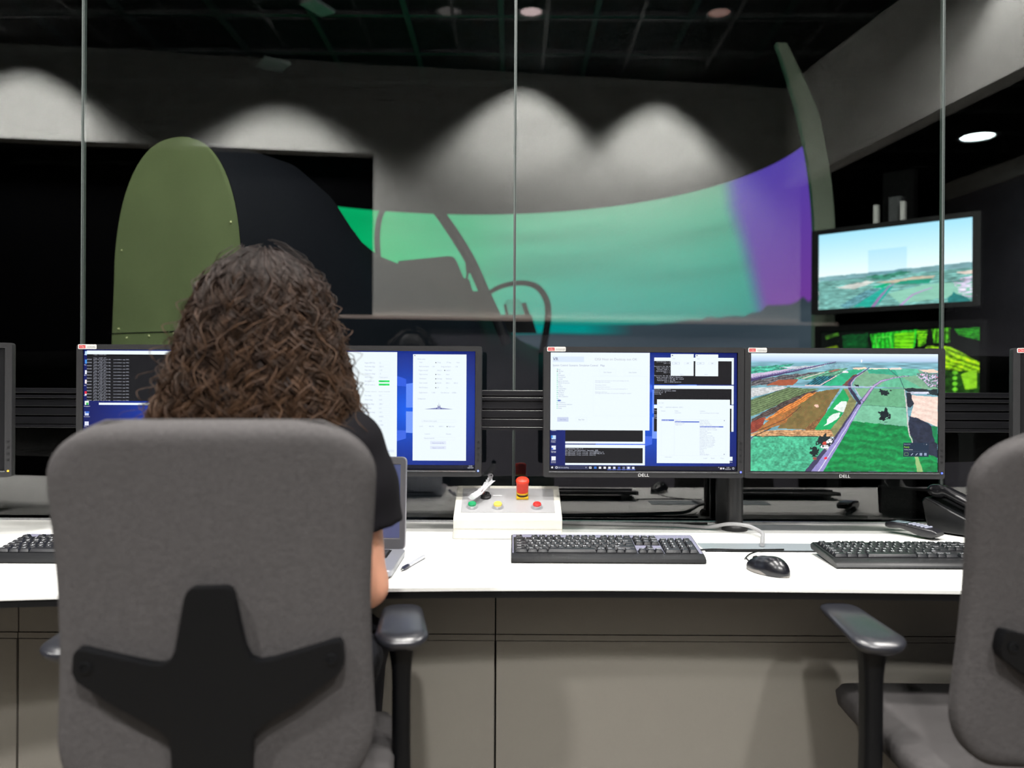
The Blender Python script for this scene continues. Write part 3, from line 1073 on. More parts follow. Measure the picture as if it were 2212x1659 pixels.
def wallpaper(p, x0, y0, x1, y1, cx, cy):
    """the deep blue desktop with its lit window"""
    n = 22
    W, H = x1 - x0, y1 - y0
    for i in range(n):
        for j in range(n):
            q = []
            cc = []
            for a, b in ((i, j), (i + 1, j), (i + 1, j + 1), (i, j + 1)):
                x, y = x0 + W * a / n, y0 + H * b / n
                q.append((x, y))
                d = math.hypot((x - cx) / W, (y - cy) / H * 0.8)
                k = max(0.0, 1 - d / 0.62) ** 1.3
                cc.append((2 + 8 * k, 18 + 80 * k, 96 + 148 * k))
            p.poly(q, None, 0, cc)
    s = W / 403.0
    for dy0, dy1, c in ((-62, -5, (96, 140, 250)), (4, 52, (120, 158, 252))):
        p.poly([(cx - 8 * s, cy + dy0 * s * 0.9), (cx + 34 * s, cy + dy0 * s), (cx + 34 * s, cy + dy1 * s), (cx - 8 * s, cy + dy1 * s * 0.95)], c, 1)
        p.poly([(cx + 40 * s, cy + dy0 * s * 1.05), (cx + 88 * s, cy + dy0 * s * 1.2), (cx + 88 * s, cy + dy1 * s * 1.15), (cx + 40 * s, cy + dy1 * s)], c, 1)
    p.poly([(cx - 130 * s, cy - 110 * s), (cx - 8 * s, cy - 66 * s), (cx - 8 * s, cy - 50 * s), (cx - 130 * s, cy - 60 * s)], (44, 92, 226), 1)
    p.poly([(cx - 130 * s, cy + 40 * s), (cx - 8 * s, cy + 45 * s), (cx - 8 * s, cy + 62 * s), (cx - 130 * s, cy + 100 * s)], (60, 104, 232), 1)


def mapping(ox, oy, sc, cpx, cpy):
    """photograph crop units -> local metres on a monitor whose picture centre is at (cpx, cpy)"""
    return (lambda X: ((ox + X / sc) - cpx) * KM), (lambda Y: SZC - ((oy + Y / sc) - cpy) * KM)


WIN = (240, 251, 255)
GREY = (176, 180, 214)
CON = (9, 9, 16)
TXT = (205, 210, 225)
MY = 2.276

# --- monitor left of the seated person
m1 = monitor(-0.927, MY, 0, 'wide monitor with a console log on blue, left of the seated person')
power_light(m1, (90, 110, 255), 2.0)
sticker(m1, -MW / 2 + 0.006)
fx, fz = mapping(160, 740, 8.733, 381, 889)
p = Paint(fx, fz)
X0, Y0, X1, Y1 = 165, 155, 165 + 403 * 8.733, 155 + 255 * 8.733
wallpaper(p, X0, Y0, X1, Y1, 2400, 1290)
p.rect(225, 200, 2900, 270, WIN, 2)
p.rect(225, 270, 2900, 1150, (6, 7, 13), 2)
for k in range(15):
    yy = 288 + k * 59.4
    if k:
        s_ = 'MESSAGE [2019-07-24]_(13-%02d-%d8) (cartonhost.cpp:344)' % (51 + k // 3, k % 6)
        p.mono(225, yy - 22 + 51, s_[:8], 26, 13.1, TXT, 3)
        p.mono(348, yy - 22 + 51, '[2019-07-24]_[13-%02d-%d8]' % (51 + k // 3, k % 6), 26, 14.2, TXT, 3)
        p.mono(724, yy - 22 + 51, '(cartonhost.cpp:344)', 26, 15.0, TXT, 3)
    p.mono(350, yy, 'Time: +0%d.%03d' % (199 + k * 10, (k * 377) % 1000), 24, 16.0, TXT, 3)
p.rect(455, 1185, 2900, 1226, WIN, 2)
for yy, c in ((250, (190, 225, 255)), (410, (70, 150, 235)), (610, (235, 240, 250)), (790, (245, 235, 235)), (1010, (235, 235, 240)), (1190, (235, 245, 240)), (1390, (210, 220, 245)), (1580, (225, 228, 248))):
    p.rect(188, yy - 38, 232 if yy < 1100 else 265, yy + 38, c, 1)
p.rect(185, 970, 230, 1020, (225, 40, 60), 2)
p.rect(215, 1185, 260, 1228, (60, 190, 90), 2)
p.rect(200, 1350, 275, 1385, (60, 110, 215), 2)
for yy, s_ in ((285, 'PC'), (480, 'Net'), (675, 'Bin'), (870, 'VNC'), (1060, 'Red'), (1262, 'Notepad++'), (1458, 'Command..'), (1640, 'Text')):
    p.text(175, yy, s_, 26, (235, 238, 245), 3, width=min(118, 13 * len(s_)))
p.rect(X0, Y1 - 95, X1, Y1, (10, 14, 34), 4)
p.build('screen', M_SCREEN, m1, loc=(0, 0.0044, 0))

# --- monitor right of the seated person
m2 = monitor(-0.361, MY, 0, 'wide monitor with two white settings windows on blue, right of the seated person')
power_light(m2, (110, 130, 255), 2.0)
fx, fz = mapping(640, 740, 5.267, 825.5, 888.5)
p = Paint(fx, fz)
X0, Y0, X1, Y1 = -85, 105, 2042, 1448
wallpaper(p, X0, Y0, X1, Y1, 1300, 775)
p.rect(X0, 118, 1154, 1310, WIN, 2)
rows = [(250, 'Engine RPM (%)', '72'), (292, 'Fuel mass (kg)', '327 31'), (332, 'Flap (deg)', '1.20'), (373, 'Tailplane (deg)', '-2'), (413, 'AOA mode (-)', 'Total system'), (458, 'Jett mode (-)', ''), (499, 'APC air mode (-)', ''),
        (622, 'Pos (deg)', '0.0'), (670, 'Climb (deg)', '0.00'), (718, 'Heading (deg)', '280.1'), (766, 'Yaw (deg)', '0.0'), (812, 'Flightpath (deg)', '-0.1'), (861, 'Mach (-)', '0.0000'),
        (912, 'Airspeed (knots)', '0.00'), (957, 'Groundspeed (deg)', '-11800'), (1007, 'Elevation (m)', '0.0'), (1057, 'Aileron (deg)', '0.000'), (1110, 'Rudder (deg)', '0.0')]
for yy, a, b in rows:
    p.text(785, yy, a, 22, GREY, 3, width=min(118, 8.2 * len(a)))
    if b:
        p.frame(945, yy - 20, 1070, yy + 8, (226, 232, 246), 3)
        p.text(952, yy, b, 20, GREY, 3, width=8 * len(b))
for yy, a in ((452, 'Mode 2'), (490, 'True')):
    p.rect(945, yy - 11, 1068, yy + 10, (45, 232, 105), 3)
    p.text(960, yy + 7, a, 20, (10, 110, 40), 4, width=62)
p.text(620, 575, 'Control surfaces', 18, (190, 192, 214), 3, width=150)
p.text(790, 575, 'Throttle  Indicators', 18, (190, 192, 214), 3, width=130)
p.text(945, 575, 'Source  Controller', 18, (190, 192, 214), 3, width=130)
p.rect(980, 1230, 1125, 1262, (228, 238, 250), 3)
p.text(1025, 1254, 'Close', 20, GREY, 4)
p.rect(1335, 142, 1944, 1353, WIN, 2)
p.rect(1348, 152, 1362, 162, (120, 120, 150), 3)
p.text(1385, 203, 'Model setup', 20, GREY, 3, width=88)
L_ = [(240, 1408, 'Fuel', 30), (288, 1405, 'Pitch trim factor', 112), (332, 1400, 'Engine model', 104), (377, 1405, 'Flight controls', 96), (425, 1408, 'Simulation', 78), (475, 1405, 'Gear model', 92), (528, 1405, 'IMU/TD failure', 100), (585, 1405, 'Engine factor', 98)]
for yy, xx, s_, w_ in L_:
    p.text(xx, yy, s_, 21, GREY, 3, width=w_)
    p.lathe_dot = None
for yy, xx in ((236, 1590), (324, 1692), (371, 1590), (420, 1590), (470, 1590), (522, 1590), (964, 1722)):
    p.rect(xx, yy - 5, xx + 10, yy + 6, (60, 62, 90), 3)
for yy, xx, s_, w_ in ((240, 1610, 'Drag', 40), (240, 1715, '27 deg', 52), (240, 1830, 'Auto', 36), (288, 1655, 'Drag coe factor', 115), (288, 1815, '1.00', 30), (332, 1610, 'MACH', 50), (332, 1712, 'MACH7', 52), (377, 1610, 'Close', 40), (377, 1712, 'Hand', 36),
                    (425, 1608, 'Average', 58), (425, 1710, 'Random gr', 68), (475, 1608, 'BRU/50', 50), (475, 1712, 'BRU 1', 44), (475, 1802, 'BRU 2', 44), (528, 1608, 'Off', 22), (528, 1712, 'On', 22), (585, 1652, 'Side offset (m)', 95), (585, 1780, '0.0000', 48), (288, 1550, '1.00', 30), (585, 1548, '1.00', 40)):
    p.text(xx, yy, s_, 20, GREY, 3, width=w_)
p.text(1388, 655, 'Configuration', 20, GREY, 3, width=92)
# the little front view of an aircraft
NAVY = (52, 60, 130)
p.poly([(1465, 766), (1600, 752), (1625, 745), (1640, 745), (1665, 752), (1795, 766), (1665, 768), (1600, 768)], (120, 126, 178), 3)
p.poly([(1629, 745), (1631, 688), (1635, 745)], NAVY, 4)
p.poly([(1612, 766), (1618, 735), (1650, 735), (1656, 766)], (150, 155, 200), 4)
p.rect(1603, 752, 1613, 765, NAVY, 5)
p.rect(1650, 752, 1660, 765, NAVY, 5)
p.rect(1618, 720, 1622, 740, NAVY, 5)
p.rect(1644, 720, 1648, 740, NAVY, 5)
p.frame(1435, 885, 1825, 918, (222, 226, 244), 3)
p.text(1442, 909, 'L: MAVerick Clean (2 pyln)', 20, GREY, 3, width=168)
p.text(1410, 970, 'Mode    MRU MK    LRSMK D    ', 20, GREY, 3, width=40)
p.text(1520, 970, 'MRU MK', 20, GREY, 3, width=56)
p.text(1632, 970, 'LRSMK D', 20, GREY, 3, width=52)
p.text(1738, 970, 'Flight load', 20, GREY, 3, width=74)
p.text(1470, 1056, 'Controls', 20, GREY, 3, width=62)
p.text(1715, 1056, 'Details', 20, GREY, 3, width=56)
p.frame(1462, 1086, 1812, 1118, (226, 230, 246), 3)
p.text(1466, 1106, 'Weather/Load Off', 20, GREY, 3, width=116)
for yy, s_ in ((1152, 'Reload aircraft file'), (1206, 'Open control fl')):
    p.rect(1535, yy - 22, 1715, yy + 16, (226, 234, 250), 3)
    p.text(1625, yy + 8, s_, 20, (150, 155, 205), 4, width=130, center=True)
p.rect(X0, 1402, X1, Y1, (8, 12, 34), 4)
p.text(1995, 1420, '13:55', 20, (225, 228, 240), 5, center=True)
p.text(1995, 1440, '24/07/2019', 20, (225, 228, 240), 5, width=66, center=True)
p.build('screen', M_SCREEN, m2, loc=(0, 0.0044, 0))

# --- middle monitor with the large white control window
m3 = monitor(0.3645, MY, 0, 'middle wide monitor with a large white control window and consoles')
power_light(m3, (90, 100, 255), 2.0)
sticker(m3, -MW / 2 + 0.010)
fx, fz = mapping(1160, 740, 4.608, 1389.3, 891)
p = Paint(fx, fz)
X0, Y0, X1, Y1 = 126, 108, 1985, 1280
wallpaper(p, X0, Y0, X1, Y1, 1180, 735)
p.rect(127, 110, 1116, 884, WIN, 4)
p.rect(148, 150, 460, 205, (222, 236, 252), 5)
p.text(150, 190, 'VR', 44, (84, 84, 120), 6)
p.text(565, 187, 'CIGI Host on Desktop not OK', 34, (186, 188, 204), 5, width=425)
for xx, s_, w_ in ((148, 'System Control', 152), (312, 'Scenario', 88), (412, 'Simulation Control', 186), (622, 'Map', 44)):
    p.text(xx, 247, s_, 27, (150, 152, 190), 5, width=w_)
tree = ['Hosts', 'VR Host', 'All', 'Whitespaces', 'Soundcloud', 'models', 'Engines services', 'Battle Instances', 'Arms', 'Left MLG', 'Central MLG', 'Right MLG', 'Map labels', 'Fuselage', 'VNC Collectors', 'Vec', 'Inner', 'Situations', 'Environmental selector', 'Instruments', 'Ready']
for i, s_ in enumerate(tree):
    yy = 284 + i * 19.4
    p.text(205 if i % 3 else 190, yy, s_, 18, (160, 165, 200), 5, width=7.0 * len(s_))
    p.rect(190, yy - 11, 198, yy - 2, (30, 35, 60) if i == 1 else (130, 225, 190), 5)
p.rect(200, 582, 228, 597, (70, 110, 205), 5)
for x0, y0, x1, y1, s_ in ((612, 275, 778, 338, 'Start System'), (865, 275, 1025, 338, 'Stop System')):
    p.frame(x0, y0, x1, y1, (228, 238, 248), 5)
    p.text((x0 + x1) / 2, 312, s_, 20, (176, 180, 206), 5, width=78, center=True)
p.frame(555, 345, 1085, 740, (226, 236, 248), 5)
for k, (yy, w_) in enumerate(((395, 335), (410, 150), (438, 110), (458, 150), (477, 320), (508, 120), (520, 360))):
    p.text(572, yy, 'Starting client process on host and waiting for system'[:int(w_ / 6.5)], 16, (190, 195, 220), 5, width=w_)
p.rect(196, 755, 308, 800, (206, 216, 240), 5)
p.text(252, 785, 'Start Task', 20, (150, 156, 205), 6, width=60, center=True)
p.frame(380, 755, 492, 800, (224, 236, 250), 5)
p.text(436, 785, 'Stop Task', 20, (150, 154, 190), 6, width=60, center=True)
p.rect(277, 884, 1072, 1018, WIN, 2)
p.rect(277, 884, 1050, 997, CON, 3)
p.rect(277, 1028, 1072, 1232, WIN, 2)
p.rect(277, 1060, 1050, 1212, CON, 3)
for k, s_ in enumerate(('Enlightenment Hub v1.5', 'Hub Server (enlightenment) September 2008', 'Enlightenment Client started, name=SHEARWALL1_1a', 'Enlightenment Client started, name=SENTINEL-PC_1a', 'Enlightenment Client started, name=ICS')):
    p.mono(277, 1074 + k * 15.6, s_, 15.5, 8.0, TXT, 4)
for y0, y1 in ((156, 423), (433, 622), (628, 892)):
    p.rect(1160, y0, 1954, y1, WIN, 2)
    p.rect(1160, y0 + 34, 1933, y1 + 1, CON, 3)
st = ['   bytes/process = 161.', '            sent = 2', '', 'Statistics for the last 10 second', '   bytes received = 1', '    process count = 1', '   bytes/process = 1', '            sent = 1', '', 'Statistics for the last 10 seconds',
      '   bytes received = 80169.3 bytes/sec', '    process count = 537.467 per second', '    bytes/process = 161.790', '             sent = 22528 bytes/sec']
for k, s_ in enumerate(st):
    p.mono(1160, 202 + k * 15.55, s_, 15.5, 7.75, TXT, 4)
for k, s_ in enumerate(('Terminal disconnected', 'Connected to localhost:50000', 'Catching up : 0', 'resetting')):
    p.mono(1160, 477 + k * 15.6, s_, 15.5, 7.8, TXT, 4)
for k, s_ in enumerate(('Term', '---', '', 'MESS', 'CONN', 'Time')):
    p.mono(1160, 688 + k * 15.6, s_, 15.5, 7.8, TXT, 4)
for x0 in (1325, 1570):
    p.rect(x0, 120 if x0 < 1500 else 123, x0 + 228, 337 if x0 < 1500 else 340, WIN, 5)
    p.rect(x0 + 10, 130, x0 + 22, 140, (90, 92, 120), 6)
    p.text(x0 + 18, 172, 'Sender', 15, GREY, 6, width=26)
    for a in (15, 132):
        p.frame(x0 + a, 203, x0 + a + 72, 222, (150, 158, 215) if a < 50 else (215, 222, 244), 6)
        p.text(x0 + a + 36, 217, 'On' if a < 50 else 'Off', 15, (120, 125, 175), 6, center=True)
    p.text(x0 + 108, 327, 'Status', 13, GREY, 6, width=34, center=True)
p.rect(1190, 573, 1917, 1208, WIN, 5)
p.text(1202, 613, 'File  Edit', 15, (185, 190, 216), 6, width=56)
p.text(1215, 655, 'Mail       platform selection  [0.0 ]', 15, (170, 175, 210), 6, width=232)
for xx, s_, w_ in ((1232, 'Formats', 42), (1367, 'Profiles', 36), (1618, 'Locations', 52)):
    p.text(xx, 693, s_, 15, (165, 170, 208), 6, width=w_)
p.text(1367, 712, 'Al Jet/NAV', 15, (185, 190, 220), 6, width=64)
p.text(1618, 712, 'spot recordings/unknown target', 15, (185, 190, 220), 6, width=190)
p.frame(1232, 770, 1880, 1132, (224, 230, 246), 6)
p.rect(1363, 770, 1365, 1132, (224, 230, 246), 6)
p.rect(1615, 770, 1617, 1132, (224, 230, 246), 6)
p.rect(1236, 773, 1360, 787, (92, 118, 214), 7)
p.rect(1368, 790, 1612, 802, (92, 118, 214), 7)
p.rect(1618, 838, 1852, 850, (92, 118, 214), 7)
p.text(1238, 785, 'Aircraft mk', 14, (225, 230, 250), 8, width=70)
p.text(1370, 801, 'Hawk 132', 14, (225, 230, 250), 8, width=62)
p.text(1620, 849, 'Random test target at beach', 14, (225, 230, 250), 8, width=186)
for yy, w_ in ((786, 58), (817, 90), (830, 66)):
    p.text(1372, yy, 'Right fuel and'[:int(w_ / 6)], 14, GREY, 6, width=w_)
lst = ['lateral drop', 'Left wing drop', 'Right wing drop', 'Range 1 day target', '', 'Direction test at target', 'Direction test to a target', 'all at side', 'Ship from queries', 'Air S side', 'Vertical air S side', 'Medium lower at S side', 'Medium lower to S side', 'Landing under at target', 'Landing south at target', 'Landing sea at target', 'Landing line at target', 'DAMB east condition', 'Fog sentry', 'Runway', 'at sea', 'Daytime', 'Evening flight']
for k, s_ in enumerate(lst):
    p.text(1620, 784 + k * 15.5, s_, 14, GREY, 6, width=6.6 * len(s_)) if s_ else None
p.rect(1858, 778, 1866, 786, (110, 116, 160), 6)
p.rect(1858, 1114, 1866, 1122, (110, 116, 160), 6)
p.text(1270, 1152, 'Number sequence', 14, (175, 180, 212), 6, width=70)
for xx, s_ in ((1655, 'Load'), (1730, 'Reload'), (1825, 'Close')):
    p.text(xx, 1162, s_, 15, (170, 175, 210), 6, width=34)
for yy, c in ((955, (200, 225, 250)), (1058, (232, 238, 250)), (1165, (240, 243, 252))):
    p.rect(140, yy - 18, 183, yy + 22, c, 2)
p.rect(136, 938, 152, 966, (60, 140, 225), 3)
p.rect(140, 1062, 156, 1078, (50, 90, 210), 3)
p.rect(1917, 1142, 1946, 1182, WIN, 2)
for yy, s_ in ((893, 'headlines'), (995, 'Suitable'), (1008, 'Display..'), (1100, 'Windows'), (1112, 'Off Off'), (1202, 'Text'), (1213, 'Shortcut')):
    p.text(160, yy, s_, 15, (225, 228, 240), 5, width=48, center=True)
p.text(1928, 1200, 'what', 15, (225, 228, 240), 2, width=36, center=True)
p.rect(X0, 1238, X1, Y1, (14, 15, 34), 4)
p.poly([(138, 1250), (156, 1247), (156, 1266), (138, 1264)], (235, 238, 245), 5)
p.rect(170, 1240, 506, 1274, (46, 52, 84), 5)
R16 = [(math.cos(2 * PI * k / 16), math.sin(2 * PI * k / 16)) for k in range(16)]
p.poly([(191 + 12 * a, 1257 + 11 * b) for a, b in R16], (238, 240, 250), 6)
p.poly([(191 + 7 * a, 1257 + 6 * b) for a, b in R16], (30, 34, 60), 7)
p.text(208, 1263, 'Ask me anything', 19, (205, 210, 228), 6, width=104)
p.rect(482, 1249, 488, 1262, (200, 205, 220), 6)
for k, (xx, c) in enumerate(((528, (230, 235, 245)), (578, (60, 130, 230)), (625, (240, 240, 246)), (672, (240, 240, 246)), (719, (240, 245, 252)), (767, (225, 230, 245)), (815, (70, 90, 180)), (861, (120, 130, 165)), (909, (235, 240, 252)), (956, (225, 230, 246)))):
    if k == 8:
        p.rect(886, 1240, 933, 1280, (70, 78, 120), 5)
    p.rect(xx - 12, 1247, xx + 12, 1268, c, 6)
    if k >= 4:
        p.rect(xx - 20, 1273, xx + 20, 1279, (105, 128, 230), 6)
p.poly([(528 + 5 * a, 1257 + 5 * b) for a, b in R16], (20, 22, 40), 7)
p.text(578, 1266, 'e', 26, (20, 26, 50), 7, center=True)
p.text(1808, 1262, '^', 26, (235, 238, 245), 5, center=True)
p.rect(1822, 1250, 1840, 1268, (235, 225, 228), 5)
p.rect(1848, 1251, 1864, 1267, (215, 220, 235), 5)
p.text(1900, 1255, '13:55', 15, (230, 232, 242), 5, width=28, center=True)
p.text(1900, 1271, '24/07/2019', 15, (230, 232, 242), 5, width=58, center=True)
p.frame(1945, 1249, 1963, 1267, (235, 238, 245), 5, 3)
p.build('screen', M_SCREEN, m3, loc=(0, 0.0044, 0))

# --- right monitor with the aerial view
m4 = monitor(0.920, MY, 0, 'wide monitor full of a bright aerial view of green fields')
power_light(m4, (70, 90, 255), 2.0)
sticker(m4, -MW / 2 + 0.010)
R = Raster(412, 262, 83, 95, 1533, 1015, 6, 5, 0.55)
Yf = R.Y
g = np.clip((Yf - 100) / 90, 0, 1)[..., None]
R.rgb[:] = np.array([222, 238, 255]) * (1 - g) + np.array([135, 165, 205]) * g
g2 = np.clip((Yf - 150) / 20, 0, 1)[..., None]
dist = (np.array([104, 152, 166])[None, None] * (0.80 + 0.5 * noise2(262, 412, 16, 70, 21))[..., None])
R.rgb = R.rgb * (1 - g2) + dist * g2
R.blob(940, 150, 6, 14, (245, 245, 250), 0.2, 0)
R.poly([(83, 205), (420, 175), (330, 235), (83, 275)], (60, 158, 132), 0.4, 8, stripes=(1, -0.1, 30, 0.25))
R.poly([(300, 205), (560, 185), (700, 180), (520, 220)], (185, 195, 205), 0.4, 10)
R.poly([(83, 255), (260, 232), (430, 205), (330, 240), (83, 285)], (190, 175, 205), 0.3, 5)
R.poly([(560, 215), (700, 175), (870, 170), (800, 215)], (120, 165, 180), 0.3, 8)
R.poly([(83, 315), (330, 265), (620, 235), (560, 268), (300, 330), (83, 352)], (84, 82, 86), 0.7, 10, stripes=(1, -0.2, 18, 0.4))
R.line([(83, 300), (400, 232), (740, 160)], [30, 17, 4], (62, 52, 96))
R.line([(83, 290), (400, 228), (740, 157)], [5, 4, 2], (150, 140, 190))
R.poly([(420, 290), (700, 220), (840, 205), (760, 262), (520, 300)], (88, 150, 120), 0.4, 6, stripes=(1, -0.35, 22, 0.3))
R.line([(480, 290), (650, 240)], 6, (215, 190, 185))
R.poly([(680, 235), (740, 218), (790, 222), (700, 240)], (150, 95, 85), 0.3, 5)
R.poly([(200, 345), (300, 300), (455, 297), (405, 346)], (158, 78, 52), 0.25, 6)
R.poly([(500, 345), (600, 272), (752, 267), (640, 345)], (30, 84, 96), 0.4, 4, stripes=(1, -0.62, 13, 0.6))
R.line([(505, 342), (620, 343), (745, 268)], 7, (225, 195, 190))
R.poly([(640, 345), (752, 268), (830, 225), (985, 205), (905, 250), (835, 345)], (40, 168, 118), 0.3, 5)
R.poly([(790, 345), (870, 262), (905, 255), (838, 345)], (110, 70, 60), 0.5, 8)
R.blob(815, 237, 26, 10, (235, 235, 240), 0.5)
R.poly([(870, 345), (905, 262), (1000, 215), (1370, 212), (1533, 290), (1533, 372), (1060, 352)], (112, 162, 128), 0.22, 6)
R.poly([(980, 218), (1190, 206), (1380, 250), (1330, 268), (1000, 246)], (50, 158, 124), 0.25, 6)
R.poly([(1190, 208), (1370, 210), (1400, 262), (1230, 264)], (84, 176, 146), 0.25, 6)
R.poly([(1070, 350), (1150, 290), (1250, 275), (1410, 360)], (92, 178, 140), 0.2, 6)
R.poly([(870, 206), (975, 200), (990, 214), (880, 219)], (236, 208, 184), 0.2, 4)
R.poly([(1000, 208), (1135, 205), (1150, 213), (1000, 216)], (236, 222, 206), 0.2, 4)
R.poly([(1150, 207), (1240, 200), (1262, 214), (1165, 219)], (232, 214, 206), 0.2, 4)
R.poly([(1390, 218), (1500, 212), (1533, 226), (1533, 242), (1430, 238)], (236, 206, 186), 0.2, 5)
R.poly([(1370, 250), (1440, 235), (1533, 245), (1533, 366), (1450, 345)], (90, 120, 112), 0.9, 18)
mk = R.mask([(1370, 262), (1430, 240), (1533, 255), (1533, 362), (1455, 340)], 22)
R.fill(mk & (R.n2 > 0.55), (178, 168, 200), 0.9)
R.fill(mk & (R.n2 > 0.82), (165, 90, 120), 0.6)
R.poly([(1260, 360), (1533, 372), (1533, 420), (1300, 388)], (30, 42, 46), 0.6, 14)
R.line([(1150, 212), (1240, 285), (1270, 365)], 5, (50, 90, 90))
R.poly([(83, 368), (330, 350), (372, 366), (83, 440)], (196, 198, 200), 0.25, 5, stripes=(1, -0.15, 14, 0.12))
R.line([(83, 460), (380, 360)], 5, (40, 70, 60))
R.poly([(83, 462), (380, 362), (610, 368), (440, 432), (83, 590)], (92, 112, 74), 0.35, 6, stripes=(1, -0.38, 16, 0.25))
R.poly([(83, 610), (300, 490), (480, 410), (610, 372), (500, 450), (83, 640)], (74, 62, 58), 0.6, 12, stripes=(1, -0.5, 14, 0.4))
R.poly([(83, 630), (200, 590), (170, 690), (83, 725)], (168, 76, 52), 0.5, 8, stripes=(1, -0.6, 12, 0.3), col2=(110, 40, 36))
R.poly([(185, 610), (330, 520), (520, 410), (612, 388), (560, 430), (440, 520), (260, 620)], (206, 118, 54), 0.4, 14, stripes=(1, -0.55, 16, 0.3))
R.poly([(290, 682), (330, 620), (450, 500), (600, 392), (775, 365), (690, 500), (640, 590), (560, 690)], (124, 128, 66), 0.35, 6, stripes=(1, -1.25, 9, 0.5), col2=(108, 62, 40))
R.poly([(130, 700), (230, 610), (460, 500), (350, 640), (180, 700)], (130, 110, 60), 0.4, 8, stripes=(1, -0.7, 12, 0.5), col2=(190, 90, 40))
R.poly([(490, 690), (610, 600), (680, 520), (600, 690)], (116, 80, 48), 0.4, 8, stripes=(1, -1.3, 8, 0.4))
R.line([(150, 695), (350, 610), (470, 510)], 5, (80, 50, 40))
R.blob(590, 503, 24, 14, (215, 170, 150), 0.6)
R.poly([(575, 692), (690, 520), (800, 368), (845, 440), (830, 500), (720, 690)], (24, 158, 86), 0.25, 6)
R.poly([(715, 535), (762, 470), (830, 464), (838, 490), (800, 545)], (226, 238, 232), 0.2, 26)
R.poly([(655, 662), (690, 580), (778, 553), (770, 585), (725, 630)], (226, 238, 232), 0.2, 26)
R.poly([(700, 690), (800, 560), (845, 440), (800, 368), (830, 368), (900, 470), (890, 510), (740, 740), (700, 745)], (128, 128, 82), 0.4, 8)
R.poly([(83, 730), (150, 700), (560, 690), (700, 690), (735, 745), (83, 745)], (150, 104, 66), 0.6, 8, stripes=(1, 0, 16, 0.5), col2=(220, 170, 120))
R.poly([(870, 625), (930, 490), (1030, 365), (1270, 365), (1300, 662), (1100, 640)], (112, 184, 148), 0.2, 5)
R.poly([(960, 455), (1030, 365), (1270, 365), (1285, 510), (1120, 505), (940, 490)], (96, 164, 122), 0.2, 5)
R.line([(935, 495), (1285, 512)], 4, (60, 110, 90))
R.poly([(880, 364), (1012, 362), (945, 440)], (116, 168, 126), 0.2, 4)
R.poly([(640, 1016), (870, 622), (1100, 640), (1310, 665), (1345, 780), (1480, 890), (1533, 890), (1533, 1016)], (14, 128, 62), 0.35, 8, stripes=(1, 0.1, 60, 0.16))
R.poly([(83, 785), (110, 745), (725, 742), (640, 880), (560, 1016), (83, 1016)], (66, 172, 130), 0.6, 8)
R.line([(83, 760), (110, 742), (240, 680)], 6, (40, 30, 30))
R.line([(600, 742), (110, 742)], 5, (44, 50, 40))
R.poly([(1310, 415), (1533, 430), (1533, 662), (1320, 580), (1345, 500)], (238, 208, 194), 0.14, 6, stripes=(1, 0.25, 40, 0.05))
R.poly([(1290, 392), (1460, 388), (1470, 404), (1300, 410)], (200, 205, 225), 0.3, 6)
R.poly([(1283, 390), (1315, 395), (1350, 490), (1320, 515), (1290, 505)], (34, 40, 52), 0.4, 14)
R.poly([(1308, 575), (1400, 605), (1480, 655), (1520, 790), (1533, 800), (1533, 905), (1470, 885), (1345, 790), (1312, 690)], (34, 40, 58), 0.5, 14)
R.poly([(1480, 655), (1533, 660), (1533, 800), (1510, 780)], (20, 120, 70), 0.3, 8)
R.line([(1270, 370), (1290, 500), (1302, 640), (1320, 740), (1340, 790)], [6, 9, 10, 8, 6], (196, 190, 188), 8)
R.line([(1370, 900), (1385, 960), (1395, 1015)], [26, 34, 44], (140, 178, 110), 10)
R.line([(560, 1030), (760, 760), (930, 480), (960, 450)], [110, 62, 36, 30], (58, 54, 84))
R.line([(590, 1030), (770, 760), (935, 480), (960, 450)], [78, 44, 24, 22], (138, 130, 190))
R.line([(600, 1030), (775, 760), (938, 480), (960, 450)], [7, 5, 3, 2], (220, 216, 240))
R.line([(955, 455), (1030, 352), (1090, 308), (1200, 280), (1310, 265)], [30, 22, 15, 8, 4], (92, 82, 128))
R.line([(955, 455), (1030, 352), (1090, 308), (1200, 280), (1310, 265)], [18, 14, 9, 5, 2], (172, 150, 196))
R.line([(925, 480), (880, 410), (850, 370)], [26, 26, 22], (44, 44, 66))
R.line([(935, 445), (890, 370)], 7, (178, 176, 210))
R.line([(850, 372), (845, 330), (880, 282), (950, 240), (1000, 200)], [24, 22, 15, 8, 4], (74, 58, 96))
R.line([(862, 350), (862, 322), (890, 285), (952, 242)], [7, 6, 5, 3], (196, 158, 190))
R.line([(390, 354), (700, 355), (1040, 352)], 7, (176, 184, 214), 1.5)
R.blob(905, 345, 26, 14, (24, 30, 34))
R.blob(1118, 392, 44, 24, (20, 34, 36))
R.blob(1120, 572, 42, 46, (14, 26, 30))
R.blob(575, 862, 36, 40, (18, 34, 34))
R.blob(655, 775, 62, 50, (22, 36, 38))
mk = R.mask([(620, 830), (700, 745), (735, 745), (680, 850)], 10)
R.fill(mk & (R.n2 > 0.45), (232, 228, 236), 0.5)
R.blob(655, 795, 16, 14, (222, 70, 56), 0.4)
R.blob(662, 912, 14, 12, (214, 40, 60), 0.4)
R.blob(580, 915, 16, 14, (150, 70, 64), 0.4)
R.poly([(1268, 788), (1464, 788), (1464, 897), (1268, 897)], (22, 38, 58), 0.03, 0)
R.rgb = 255 * (np.clip(R.rgb, 0, 255) / 255) ** 0.90
xs, zs = np.linspace(-SW / 2, SW / 2, 412), np.linspace(SZC + SH / 2, SZC - SH / 2, 262)
XX, ZZ = np.meshgrid(xs, zs)
